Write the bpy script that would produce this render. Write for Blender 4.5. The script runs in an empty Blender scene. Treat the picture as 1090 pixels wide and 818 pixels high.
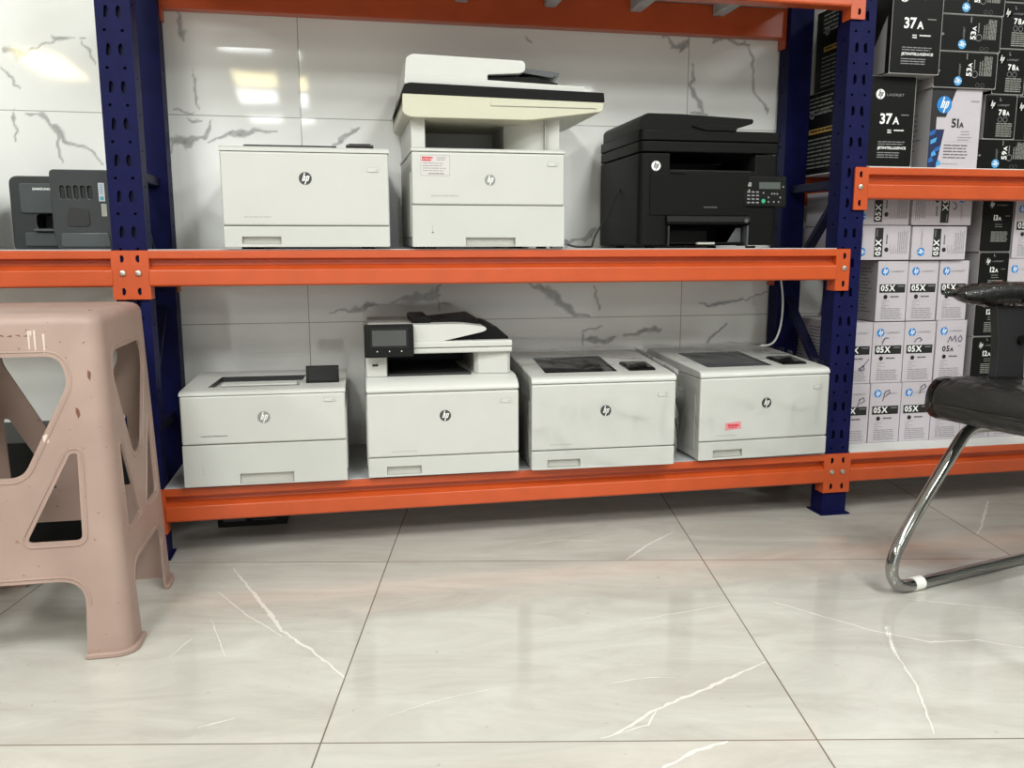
import bpy, bmesh, math, random
import numpy as np
from mathutils import Vector, Matrix, Euler
random.seed(7)
SC = bpy.context.scene
COL = SC.collection
PI = math.pi

# ------------------------------------------------------------------ materials
def s2l(c):
    return tuple(((x/255.0)/12.92 if x/255.0 <= 0.04045 else ((x/255.0+0.055)/1.055)**2.4) for x in c)
M = {}
def mat(name, rgb, rough=0.5, metal=0.0, spec=0.5, noise=0.0, nscale=60.0, bump=0.0, bscale=200.0, coat=0.0):
    m = bpy.data.materials.new(name); m.use_nodes = True
    nt = m.node_tree; b = nt.nodes['Principled BSDF']
    c = s2l(rgb)
    b.inputs['Base Color'].default_value = (*c, 1)
    b.inputs['Roughness'].default_value = rough
    b.inputs['Metallic'].default_value = metal
    b.inputs['Specular IOR Level'].default_value = spec
    b.inputs['Coat Weight'].default_value = coat
    tc = nt.nodes.new('ShaderNodeTexCoord')
    if noise > 0:
        n = nt.nodes.new('ShaderNodeTexNoise'); n.inputs['Scale'].default_value = nscale; n.inputs['Detail'].default_value = 5
        nt.links.new(tc.outputs['Object'], n.inputs['Vector'])
        r = nt.nodes.new('ShaderNodeValToRGB')
        r.color_ramp.elements[0].position = 0.3; r.color_ramp.elements[1].position = 0.7
        r.color_ramp.elements[0].color = (*[x*(1-noise) for x in c], 1)
        r.color_ramp.elements[1].color = (*[min(1, x*(1+noise*0.4)) for x in c], 1)
        nt.links.new(n.outputs['Fac'], r.inputs['Fac']); nt.links.new(r.outputs['Color'], b.inputs['Base Color'])
    if bump > 0:
        n2 = nt.nodes.new('ShaderNodeTexNoise'); n2.inputs['Scale'].default_value = bscale; n2.inputs['Detail'].default_value = 3
        nt.links.new(tc.outputs['Object'], n2.inputs['Vector'])
        bp = nt.nodes.new('ShaderNodeBump'); bp.inputs['Strength'].default_value = bump; bp.inputs['Distance'].default_value = 0.004
        nt.links.new(n2.outputs['Fac'], bp.inputs['Height']); nt.links.new(bp.outputs['Normal'], b.inputs['Normal'])
    M[name] = m
    return m
mat('white_plastic', (190, 189, 184), 0.42, noise=0.03, nscale=8)
mat('white_tray', (187, 187, 182), 0.45, noise=0.03, nscale=8)
mat('white_top', (193, 192, 187), 0.36)
mat('cream_plastic', (188, 185, 165), 0.42)
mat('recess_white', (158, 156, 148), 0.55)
mat('seam_grey', (138, 138, 130), 0.7)
mat('soft_grey', (165, 165, 158), 0.5)
mat('dark_plastic', (28, 28, 29), 0.42, bump=0.05, bscale=900)
mat('dark_grey_plastic', (70, 72, 74), 0.45)
mat('black_gloss', (18, 18, 20), 0.12)
mat('black_plastic', (15, 15, 14), 0.42, spec=0.13, bump=0.05, bscale=1200)
mat('black_inner', (14, 14, 14), 0.6)
mat('screen_grey', (66, 68, 66), 0.15)
mat('lcd', (70, 76, 72), 0.3)
mat('logo_dark', (58, 58, 56), 0.3)
mat('logo_grey', (140, 140, 134), 0.28, metal=0.3)
mat('logo_white', (230, 230, 228), 0.4)
mat('logo_blue', (22, 118, 190), 0.4)
mat('green_button', (30, 150, 105), 0.4)
mat('orange_paint', (184, 76, 34), 0.34, noise=0.10, nscale=14, bump=0.06, bscale=60)
mat('blue_paint', (17, 19, 62), 0.5, spec=0.1, noise=0.22, nscale=22, bump=0.08, bscale=80)
mat('dark_blue_paint', (14, 16, 48), 0.5, spec=0.2, noise=0.22, nscale=22)
mat('bolt_zinc', (205, 200, 185), 0.3, metal=0.85)
mat('deck_white', (214, 212, 208), 0.5, noise=0.06, nscale=10)
mat('deck_grey', (182, 184, 186), 0.5, noise=0.12, nscale=16)
mat('chrome', (168, 168, 166), 0.08, metal=1.0)
mat('ferrule_white', (232, 232, 226), 0.4)
mat('chair_black', (30, 30, 31), 0.5)
mat('leatherette', (38, 38, 37), 0.38, bump=0.25, bscale=260)
mat('ink_black', (20, 19, 20), 0.45)
mat('ink_grey', (132, 130, 132), 0.6)
mat('ink_mid', (88, 86, 88), 0.6)
mat('ink_white', (226, 226, 224), 0.5)
mat('ink_dim', (128, 128, 122), 0.5)
mat('ink_gold', (176, 140, 62), 0.5)
mat('ink_red', (196, 40, 60), 0.5)
mat('ink_pen', (52, 54, 84), 0.5)
mat('sticker_pink', (208, 140, 144), 0.5)
mat('sticker_white', (196, 190, 188), 0.5)
mat('sticker_teal', (60, 150, 165), 0.5)
mat('label_silver', (196, 192, 200), 0.4)
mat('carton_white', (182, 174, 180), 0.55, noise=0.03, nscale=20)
mat('carton_side_shade', (150, 146, 148), 0.6, noise=0.04, nscale=20)  # carton white darkened: shade of the flanks put into the colour
mat('carton_board', (150, 147, 145), 0.6); mat('carton_black', (17, 17, 16), 0.4, spec=0.14, bump=0.05, bscale=70)
mat('art_blue', (30, 92, 160), 0.4)
mat('art_navy', (20, 34, 72), 0.4)
mat('art_sky', (70, 150, 205), 0.4)
mat('cable_black', (40, 40, 40), 0.5)
mat('cable_white', (205, 205, 200), 0.5)
mat('plug_grey', (128, 128, 126), 0.5)
mat('ceiling_paint', (212, 212, 210), 0.9)
mat('wall_paint', (96, 96, 94), 0.9); mat('front_paint', (118, 118, 116), 0.9)
mat('lamp_frame', (235, 235, 232), 0.5)
mat('grey_device', (52, 55, 56), 0.22, bump=0.10, bscale=24)
mat('grey_device_panel', (72, 76, 77), 0.2, bump=0.12, bscale=20)

def emis(name, rgb, strength):
    m = bpy.data.materials.new(name); m.use_nodes = True; nt = m.node_tree
    nt.nodes.remove(nt.nodes['Principled BSDF'])
    e = nt.nodes.new('ShaderNodeEmission'); e.inputs[0].default_value = (*s2l(rgb), 1); e.inputs[1].default_value = strength
    nt.links.new(e.outputs[0], nt.nodes['Material Output'].inputs[0]); M[name] = m
LAMP = 13.0
emis('lamp_white', (249, 255, 254), LAMP)
emis('lamp_warm', (255, 236, 172), LAMP)
emis('lamp_near', (250, 255, 252), 20.0)
emis('daylight', (243, 249, 255), 0.85)

def film(name, tr, rough, bscale, bstr):
    m = bpy.data.materials.new(name); m.use_nodes = True; nt = m.node_tree
    nt.nodes.remove(nt.nodes['Principled BSDF'])
    t = nt.nodes.new('ShaderNodeBsdfTransparent'); g = nt.nodes.new('ShaderNodeBsdfGlossy'); mx = nt.nodes.new('ShaderNodeMixShader')
    g.inputs['Roughness'].default_value = rough
    tc = nt.nodes.new('ShaderNodeTexCoord'); mp = nt.nodes.new('ShaderNodeMapping'); mp.inputs['Scale'].default_value = (1, 1, 0.6)
    n = nt.nodes.new('ShaderNodeTexNoise'); n.inputs['Scale'].default_value = bscale; n.inputs['Detail'].default_value = 4; n.inputs['Distortion'].default_value = 1.2
    bp = nt.nodes.new('ShaderNodeBump'); bp.inputs['Strength'].default_value = bstr; bp.inputs['Distance'].default_value = 0.02
    fr = nt.nodes.new('ShaderNodeLayerWeight'); fr.inputs['Blend'].default_value = tr
    nt.links.new(tc.outputs['Object'], mp.inputs['Vector']); nt.links.new(mp.outputs[0], n.inputs['Vector'])
    nt.links.new(n.outputs['Fac'], bp.inputs['Height']); nt.links.new(bp.outputs[0], g.inputs['Normal']); nt.links.new(bp.outputs[0], fr.inputs['Normal'])
    nt.links.new(fr.outputs['Fresnel'], mx.inputs[0]); nt.links.new(t.outputs[0], mx.inputs[1]); nt.links.new(g.outputs[0], mx.inputs[2])
    nt.links.new(mx.outputs[0], nt.nodes['Material Output'].inputs[0]); M[name] = m
film('clear_film', 0.085, 0.12, 9, 0.6)
film('chair_film', 0.21, 0.15, 22, 0.65)
film('sleeve_film', 0.42, 0.13, 30, 0.5)

# ------------------------------------------------------------------ mesh builder
class MB:
    def __init__(s): s.v = []; s.f = []; s.m = []; s.names = []
    def mi(s, name):
        if name not in s.names: s.names.append(name)
        return s.names.index(name)
    def add(s, vs, fs, mt):
        o = len(s.v); s.v += [tuple(p) for p in vs]; i = s.mi(mt)
        for f in fs: s.f.append(tuple(o+k for k in f)); s.m.append(i)
        return s
    def box(s, x0, x1, y0, y1, z0, z1, mt):
        return s.add([(x0,y0,z0),(x1,y0,z0),(x1,y1,z0),(x0,y1,z0),(x0,y0,z1),(x1,y0,z1),(x1,y1,z1),(x0,y1,z1)],
                     [(0,1,5,4),(1,2,6,5),(2,3,7,6),(3,0,4,7),(4,5,6,7),(3,2,1,0)], mt)
    def prism(s, poly, ax, a0, a1, mt):
        n = len(poly)
        def P(a, p): return (a, p[0], p[1]) if ax == 'x' else (p[0], a, p[1]) if ax == 'y' else (p[0], p[1], a)
        vs = [P(a0, p) for p in poly]+[P(a1, p) for p in poly]
        fs = [tuple(range(n)), tuple(range(2*n-1, n-1, -1))]+[(i, (i+1) % n, n+(i+1) % n, n+i) for i in range(n)]
        return s.add(vs, fs, mt)
    def loft(s, rings, mt, cap0=True, cap1=True):
        n = len(rings[0]); vs = [p for r in rings for p in r]; fs = []
        for k in range(len(rings)-1):
            for i in range(n): fs.append((k*n+i, k*n+(i+1) % n, (k+1)*n+(i+1) % n, (k+1)*n+i))
        if cap0: fs.append(tuple(range(n-1, -1, -1)))
        if cap1: fs.append(tuple((len(rings)-1)*n+i for i in range(n)))
        return s.add(vs, fs, mt)
    def tube(s, pts, r, mt, seg=10, closed=False):
        pts = [Vector(p) for p in pts]; n = len(pts); rings = []
        up = None
        for i in range(n):
            if closed: t = (pts[(i+1) % n]-pts[i-1]).normalized()
            else: t = (pts[min(i+1, n-1)]-pts[max(i-1, 0)]).normalized()
            if up is None:
                up = t.orthogonal().normalized()
            up = (up-t*up.dot(t)).normalized(); w = t.cross(up)
            rr = r[i] if isinstance(r, (list, tuple)) else r
            rings.append([pts[i]+(up*math.cos(2*PI*k/seg)+w*math.sin(2*PI*k/seg))*rr for k in range(seg)])
        if closed:
            rings.append(rings[0]); return s.loft(rings, mt, False, False)
        return s.loft(rings, mt)
    def cyl(s, c, ax, r, h, mt, seg=16):
        c = Vector(c); a = Vector({'x': (1,0,0), 'y': (0,1,0), 'z': (0,0,1)}[ax])
        return s.tube([c, c+a*h], r, mt, seg)
    def mesh(s, name, smooth=True, ang=35):
        me = bpy.data.meshes.new(name)
        me.from_pydata(s.v, [], s.f)
        for nme in s.names: me.materials.append(M[nme])
        me.polygons.foreach_set('material_index', s.m)
        bm = bmesh.new(); bm.from_mesh(me); bmesh.ops.recalc_face_normals(bm, faces=bm.faces); bm.to_mesh(me); bm.free()
        if smooth:
            me.polygons.foreach_set('use_smooth', [True]*len(me.polygons))
            me.set_sharp_from_angle(angle=math.radians(ang))
        me.update()
        return me
    def build(s, name, parent=None, bevel=0, seg=2, loc=(0,0,0), rot=(0,0,0), smooth=True):
        o = bpy.data.objects.new(name, s.mesh(name, smooth)); COL.objects.link(o)
        o.location = loc; o.rotation_euler = rot
        if parent: o.parent = parent
        if bevel: add_bevel(o, bevel, seg)
        return o
def add_bevel(o, w, seg=2):
    b = o.modifiers.new('Bevel', 'BEVEL'); b.width = w; b.segments = seg; b.limit_method = 'ANGLE'; b.angle_limit = math.radians(40); b.harden_normals = True
def cut(o, *cutters, ang=35):
    """real openings: boolean difference baked into the mesh"""
    for c in cutters:
        onames = [m_.name for m_ in o.data.materials]
        for n_ in c.names:
            if M[n_].name not in onames: o.data.materials.append(M[n_]); onames.append(M[n_].name)
        c.m = [onames.index(M[c.names[i_]].name) for i_ in c.m]
        c.names = [[k_ for k_ in M if M[k_].name == n_][0] for n_ in onames]
        co = bpy.data.objects.new('tmp_cutter', c.mesh('tmp_cutter', smooth=False)); COL.objects.link(co); co.parent = o.parent; co.location = o.location; co.rotation_euler = o.rotation_euler
        md = o.modifiers.new('B', 'BOOLEAN'); md.operation = 'DIFFERENCE'; md.solver = 'EXACT'; md.object = co
        bpy.context.view_layer.update()
        dg = bpy.context.evaluated_depsgraph_get()
        me = bpy.data.meshes.new_from_object(o.evaluated_get(dg))
        old = o.data; nm = old.name
        o.modifiers.remove(md); o.data = me; bpy.data.meshes.remove(old); me.name = nm
        cd = co.data; bpy.data.objects.remove(co); bpy.data.meshes.remove(cd)
    me = o.data
    me.polygons.foreach_set('use_smooth', [True]*len(me.polygons)); me.set_sharp_from_angle(angle=math.radians(ang))
def thing(name, label, cat, loc=(0,0,0), rz=0.0, group=None, rx=0.0, ry=0.0):
    o = bpy.data.objects.new(name, None); COL.objects.link(o); o.empty_display_size = 0.05
    o.location = loc; o.rotation_euler = (rx, ry, rz); o['label'] = label; o['category'] = cat
    if group: o['group'] = group
    return o
def tag(o, label, cat, group=None):
    o['label'] = label; o['category'] = cat
    if group: o['group'] = group
    return o
def struct(o): o['kind'] = 'structure'; return o
def copy_thing(src, name=None, parent=None):
    c = src.copy(); COL.objects.link(c)
    if parent: c.parent = parent
    for ch in list(src.children): copy_thing(ch, parent=c)
    return c
def rrect(x0, x1, y0, y1, r, n=4):
    out = []
    for cx, cy, a0 in ((x1-r, y0+r, -PI/2), (x1-r, y1-r, 0), (x0+r, y1-r, PI/2), (x0+r, y0+r, PI)):
        for k in range(n+1):
            a = a0+PI/2*k/n; out.append((cx+r*math.cos(a), cy+r*math.sin(a)))
    return out
def roundpoly(pts, r, n=4):
    """round the corners of a 2-D polygon; r may be a list"""
    out = []; N = len(pts)
    for i in range(N):
        p = Vector(pts[i]); a = Vector(pts[i-1]); b = Vector(pts[(i+1) % N])
        ri = r[i] if isinstance(r, (list, tuple)) else r
        da = (a-p); db = (b-p); la, lb = da.length, db.length; da.normalize(); db.normalize()
        d = min(ri, la*0.45, lb*0.45)
        if d < 1e-5: out.append(tuple(p)); continue
        p0 = p+da*d; p2 = p+db*d
        for k in range(n+1):
            t = k/n; q = p0*(1-t)**2+p*2*t*(1-t)+p2*t*t; out.append((q.x, q.y))
    return out

# ------------------------------------------------------------------ print on faces
_tc = {}
def text_geo(body, bold):
    key = (body, bold)
    if key not in _tc:
        cu = bpy.data.curves.new('tmp_text', 'FONT'); cu.body = body; cu.size = 1; cu.resolution_u = 2
        cu.offset = 0.028 if bold else 0.0
        o = bpy.data.objects.new('tmp_text', cu); COL.objects.link(o)
        bpy.context.view_layer.update()
        me = bpy.data.meshes.new_from_object(o.evaluated_get(bpy.context.evaluated_depsgraph_get()))
        vs = np.array([v.co[:2] for v in me.vertices]); fs = [tuple(p.vertices) for p in me.polygons]
        bpy.data.objects.remove(o); bpy.data.curves.remove(cu); bpy.data.meshes.remove(me)
        _tc[key] = (vs, fs)
    return _tc[key]
class Pr:
    """a printed area: u to the right, v up, seen from outside the face"""
    def __init__(s, mb, o, U, V, lift=0.0004):
        s.mb = mb; s.o = Vector(o); s.U = Vector(U).normalized(); s.V = Vector(V).normalized(); s.N = s.U.cross(s.V); s.lift = lift
    def p(s, u, v, k=1): return s.o+s.U*u+s.V*v+s.N*(s.lift*k)
    def poly(s, pts, mt, k=1): s.mb.add([s.p(u, v, k) for u, v in pts], [tuple(range(len(pts)))], mt)
    def rect(s, u0, v0, u1, v1, mt, k=1): s.poly([(u0,v0),(u1,v0),(u1,v1),(u0,v1)], mt, k)
    def disc(s, u, v, r, mt, k=1, n=28): s.poly([(u+r*math.cos(2*PI*i/n), v+r*math.sin(2*PI*i/n)) for i in range(n)], mt, k)
    def ring(s, u, v, r, w, mt, k=1, n=24):
        for i in range(n):
            a, b = 2*PI*i/n, 2*PI*(i+1)/n
            s.poly([(u+r*math.cos(a), v+r*math.sin(a)), (u+r*math.cos(b), v+r*math.sin(b)), (u+(r-w)*math.cos(b), v+(r-w)*math.sin(b)), (u+(r-w)*math.cos(a), v+(r-w)*math.sin(a))], mt, k)
    def text(s, body, u, v, h, mt, bold=True, width=None, k=2, align='l'):
        vs, fs = text_geo(body, bold)
        lo = vs.min(0); hi = vs.max(0); sy = h/(hi[1]-lo[1]); sx = sy if width is None else width/(hi[0]-lo[0])
        w = (hi[0]-lo[0])*sx
        u0 = u-(w if align == 'r' else w/2 if align == 'c' else 0)
        s.mb.add([s.p(u0+(a-lo[0])*sx, v+(b-lo[1])*sy, k) for a, b in vs], fs, mt)
        return u0+w
    def word(s, body, u, v, h, mt, k=2, gap=0.13):
        """figures set tight, each by its own outline"""
        for ch in body:
            u = s.text(ch, u, v, h, mt, True, k=k)+h*gap
        return u-h*gap
    def stroke(s, pts, w, mt, k=3):
        for (a, b), (c, d) in zip(pts[:-1], pts[1:]):
            dx, dy = c-a, d-b; l = math.hypot(dx, dy) or 1; nx, ny = -dy/l*w/2, dx/l*w/2
            ex, ey = dx/l*w*0.3, dy/l*w*0.3
            s.poly([(a-ex+nx, b-ey+ny), (a-ex-nx, b-ey-ny), (c+ex-nx, d+ey-ny), (c+ex+nx, d+ey+ny)], mt, k)
    def lines(s, u0, u1, v1, n, dv, h, mt, k=1, seed=1, ragged=0.3):
        rd = random.Random(seed)
        for i in range(n):
            e = u1-(u1-u0)*rd.random()*ragged; v = v1-i*dv
            u = u0
            while u < e-1e-4:
                w = min(e-u, (u1-u0)*(0.10+0.22*rd.random())); s.rect(u, v-h, u+w, v, mt, k); u += w+(u1-u0)*0.025
    def logo(s, u, v, r, disc, letters, k=1, roundel=True):
        if roundel: s.disc(u, v, r, disc, k)
        sh = 0.30
        def q(pts): s.poly([(u+r*(a+sh*b), v+r*b) for a, b in pts], letters, k+1)
        t = 0.17
        q([(-.42, -.40), (-.42+t, -.40), (-.42+t, .88), (-.42, .88)])                     # stem of the first letter
        q([(-.42+t, .26), (-.13, .26), (-.13, .42), (-.42+t, .42)]); q([(-.17, -.40), (-.0, -.40), (-.0, .33), (-.05, .42), (-.17, .42)])
        q([(.12, -.92), (.12+t, -.92), (.12+t, .42), (.12, .42)])
        q([(.12+t, .26), (.42, .26), (.42, .42), (.12+t, .42)]); q([(.40, -.33), (.57, -.33), (.57, .33), (.52, .42), (.40, .42)])
        q([(.12+t, -.40), (.50, -.40), (.57, -.33), (.57, -.24), (.12+t, -.24)])
WV=[
 ([(-0.864, 1.302), (-0.831, 1.297), (-0.783, 1.313), (-0.734, 1.344), (-0.664, 1.342)],0.0061),
 ([(-0.858, 1.3), (-0.807, 1.302)],0.0244),
 ([(-0.746, 1.346), (-0.715, 1.345)],0.0183),
 ([(-0.676, 1.341), (-0.644, 1.287)],0.0061),
 ([(-0.879, 1.266), (-0.838, 1.214)],0.0061),
 ([(-0.825, 1.152), (-0.785, 1.148), (-0.759, 1.099), (-0.732, 1.075), (-0.697, 1.063), (-0.641, 1.014)],0.0092),
 ([(-0.764, 1.119), (-0.727, 1.075)],0.0214),
 ([(-0.754, 1.099), (-0.747, 1.012)],0.0092),
 ([(-0.856, 1.158), (-0.855, 1.072)],0.0061),
 ([(-0.426, 1.426), (-0.408, 1.358)],0.0092),
 ([(-0.414, 1.382), (-0.405, 1.363)],0.0153),
 ([(-0.391, 1.272), (-0.385, 1.164)],0.0061),
 ([(-0.451, 1.17), (-0.397, 1.159)],0.0061),
 ([(-0.467, 1.042), (-0.439, 1.081), (-0.402, 1.082), (-0.369, 1.093), (-0.349, 1.134)],0.0092),
 ([(-0.45, 1.076), (-0.394, 1.082)],0.0275),
 ([(-0.411, 1.146), (-0.382, 1.129)],0.0061),
 ([(-0.364, 1.078), (-0.287, 1.108), (-0.235, 1.109), (-0.178, 1.118)],0.0092),
 ([(-0.3, 1.102), (-0.241, 1.106)],0.0183),
 ([(-0.014, 1.077), (0.033, 1.113), (0.06, 1.124)],0.0122),
 ([(0.984, 1.424), (1.018, 1.398), (1.046, 1.394), (1.07, 1.417)],0.0092),
 ([(1.037, 1.38), (1.07, 1.417)],0.0122),
 ([(1.019, 1.393), (1.067, 1.409)],0.0214),
 ([(1.153, 1.426), (1.2, 1.428), (1.248, 1.408), (1.28, 1.404)],0.0092),
 ([(1.257, 1.431), (1.281, 1.376), (1.292, 1.277), (1.337, 1.221), (1.348, 1.193)],0.0092),
 ([(1.079, 1.34), (1.087, 1.284), (1.121, 1.215), (1.131, 1.187)],0.0122),
 ([(1.154, 1.415), (1.191, 1.428)],0.0183),
 ([(1.084, 1.2), (1.137, 1.196)],0.0122),
 ([(0.557, 1.413), (0.574, 1.388)],0.0061),
 ([(0.678, 0.78), (0.708, 0.8), (0.762, 0.809), (0.774, 0.838)],0.0092),
 ([(0.756, 0.817), (0.78, 0.835)],0.0183),
 ([(-0.034, 0.593), (0.039, 0.606), (0.103, 0.61)],0.0092),
 ([(0.016, 0.603), (0.089, 0.611)],0.0153),
 ([(0.143, 0.621), (0.194, 0.632), (0.251, 0.637), (0.28, 0.659), (0.294, 0.673)],0.0092),
 ([(0.18, 0.629), (0.259, 0.634)],0.0214),
 ([(0.242, 0.645), (0.288, 0.648)],0.0244),
 ([(0.283, 0.648), (0.287, 0.59)],0.0061),
 ([(0.198, 0.583), (0.227, 0.588)],0.0092),
 ([(0.294, 0.619), (0.322, 0.613)],0.0061),
 ([(0.564, 0.67), (0.633, 0.655), (0.673, 0.605), (0.716, 0.577), (0.766, 0.568)],0.0153),
 ([(0.612, 0.661), (0.673, 0.614)],0.0336),
 ([(0.649, 0.626), (0.716, 0.577)],0.0275),
 ([(0.786, 0.656), (0.797, 0.579)],0.0092),
 ([(0.742, 0.52), (0.81, 0.534)],0.0061),
 ([(0.742, 0.52), (0.742, 0.469)],0.0092),
 ([(0.742, 0.493), (0.851, 0.494)],0.0153),
 ([(0.767, 0.493), (0.82, 0.488)],0.0214),
 ([(0.883, 0.505), (0.946, 0.516), (1.0, 0.524)],0.0153),
 ([(1.14, 0.595), (1.218, 0.606), (1.278, 0.611)],0.0153),
 ([(1.278, 0.611), (1.367, 0.632)],0.0061),
 ([(1.171, 0.477), (1.206, 0.511), (1.228, 0.529)],0.0122),
]
FV=[
 ([(-0.291, 2.095), (-0.248, 1.983), (-0.185, 1.821), (-0.148, 1.711), (-0.078, 1.6), (-0.019, 1.484)],0.0047),
 ([(-0.307, 1.95), (-0.229, 1.806), (-0.178, 1.735), (-0.146, 1.684)],0.0025),
 ([(-0.248, 1.983), (-0.171, 1.77), (-0.148, 1.711)],0.0033),
 ([(-0.219, 2.1), (-0.105, 2.089), (0.081, 2.045)],0.0020),
 ([(0.678, 1.95), (0.777, 2.049), (0.88, 2.128)],0.0052),
 ([(0.596, 1.615), (0.732, 1.636), (0.828, 1.651)],0.0018),
 ([(0.918, 1.649), (0.981, 1.561), (1.053, 1.468), (1.134, 1.4), (1.232, 1.389), (1.299, 1.342)],0.0036),
 ([(1.044, 1.393), (0.995, 1.255), (0.922, 1.111)],0.0030),
 ([(0.402, 1.208), (0.507, 1.273), (0.636, 1.328), (0.77, 1.39)],0.0051),
 ([(0.385, 1.206), (0.474, 1.229), (0.507, 1.273)],0.0023),
 ([(0.454, 1.113), (0.521, 1.144), (0.583, 1.158)],0.0057),
 ([(-0.261, 1.369), (-0.203, 1.386)],0.0025),
 ([(1.436, 1.493), (1.333, 1.539), (1.213, 1.599)],0.0031),
 ([(1.958, 2.214), (1.76, 2.006), (1.69, 1.939)],0.0047),
 ([(0.054, 1.343), (0.146, 1.377), (0.232, 1.392)],0.0020),
 ([(0.457, 2.114), (0.565, 2.129), (0.66, 2.095)],0.0026),
 ([(0.454, 1.371), (0.529, 1.377), (0.58, 1.367)],0.0023),
 ([(-0.355, 1.636), (-0.324, 1.712)],0.0021),
 ([(-0.248, 1.615), (-0.3, 1.796)],0.0018),
]

# ------------------------------------------------------------------ the room
HC = 0.786
EXPOSURE = 0.64
WALL_Y = 2.585
XL, XR, YB, CEIL = -5.0, 5.0, -12.5, 3.0
def vnoise(x, y, seed=0):
    xi = np.floor(x).astype(np.int64); yi = np.floor(y).astype(np.int64); fx = x-xi; fy = y-yi
    def h(a, b):
        n = (a*374761393+b*668265263+seed*1442695) & 0x7fffffff
        n = ((n ^ (n >> 13))*1274126177) & 0x7fffffff
        return ((n ^ (n >> 16)) & 0xffff)/65535.0
    sx = fx*fx*(3-2*fx); sy = fy*fy*(3-2*fy)
    return (h(xi, yi)*(1-sx)+h(xi+1, yi)*sx)*(1-sy)+(h(xi, yi+1)*(1-sx)+h(xi+1, yi+1)*sx)*sy
def grid_mesh(name, us, vs, fn):
    nu, nv = len(us), len(vs)
    U, V = np.meshgrid(us, vs)
    co = fn(U.ravel(), V.ravel())
    me = bpy.data.meshes.new(name)
    idx = np.arange(nu*nv).reshape(nv, nu)
    q = np.stack([idx[:-1, :-1], idx[:-1, 1:], idx[1:, 1:], idx[1:, :-1]], -1).reshape(-1, 4)
    me.vertices.add(nu*nv); me.vertices.foreach_set('co', co.astype(np.float32).ravel())
    me.loops.add(q.size); me.loops.foreach_set('vertex_index', q.ravel().astype(np.int32))
    me.polygons.add(len(q)); me.polygons.foreach_set('loop_start', (np.arange(len(q))*4).astype(np.int32))
    me.update(calc_edges=True); me.validate()
    return me, U.ravel(), V.ravel()
def axis(lo, a, b, hi, st): return np.concatenate([[lo], np.arange(a, b+st/2, st), [hi]])
# back wall of veined tile
me, U, V = grid_mesh('wall_back', axis(XL, -1.12, 1.60, XR, 0.0038), axis(0, 0.30, 1.55, CEIL, 0.0038),
                     lambda u, v: np.stack([u, np.full_like(u, WALL_Y), v], -1))
mask = np.zeros_like(U)
wob = (vnoise(U*60, V*60, 1)-0.5)*0.012+(vnoise(U*22, V*22, 2)-0.5)*0.016
wob2 = (vnoise(U*60, V*60, 5)-0.5)*0.012+(vnoise(U*22, V*22, 6)-0.5)*0.016
UU, VV = U+wob, V+wob2
rag = vnoise(U*90, V*90, 3)*0.6+vnoise(U*200, V*200, 4)*0.4
for pts, w in WV:
    n = len(pts)-1
    for i, ((ax, ay), (bx, by)) in enumerate(zip(pts[:-1], pts[1:])):
        sel = np.where((UU > min(ax, bx)-0.05) & (UU < max(ax, bx)+0.05) & (VV > min(ay, by)-0.05) & (VV < max(ay, by)+0.05))[0]
        px, py = UU[sel]-ax, VV[sel]-ay; dx, dy = bx-ax, by-ay; L2 = dx*dx+dy*dy
        t = np.clip((px*dx+py*dy)/L2, 0, 1); d = np.hypot(px-t*dx, py-t*dy)
        g = (i+t)/n; hw = w*0.5*(0.35+0.65*np.sin(np.pi*np.clip(g, 0.04, 0.96))**0.6)
        k = np.clip(1.20-(d/hw)*(0.5+0.8*rag[sel]), 0, 1)
        core = np.clip(k*1.5, 0, 1)*(0.55+0.45*rag[sel])
        mask[sel] = np.maximum(mask[sel], core)
at = me.attributes.new('vein', 'FLOAT', 'POINT'); at.data.foreach_set('value', mask.astype(np.float32))
wall = bpy.data.objects.new('wall_back', me); COL.objects.link(wall); struct(wall)

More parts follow.
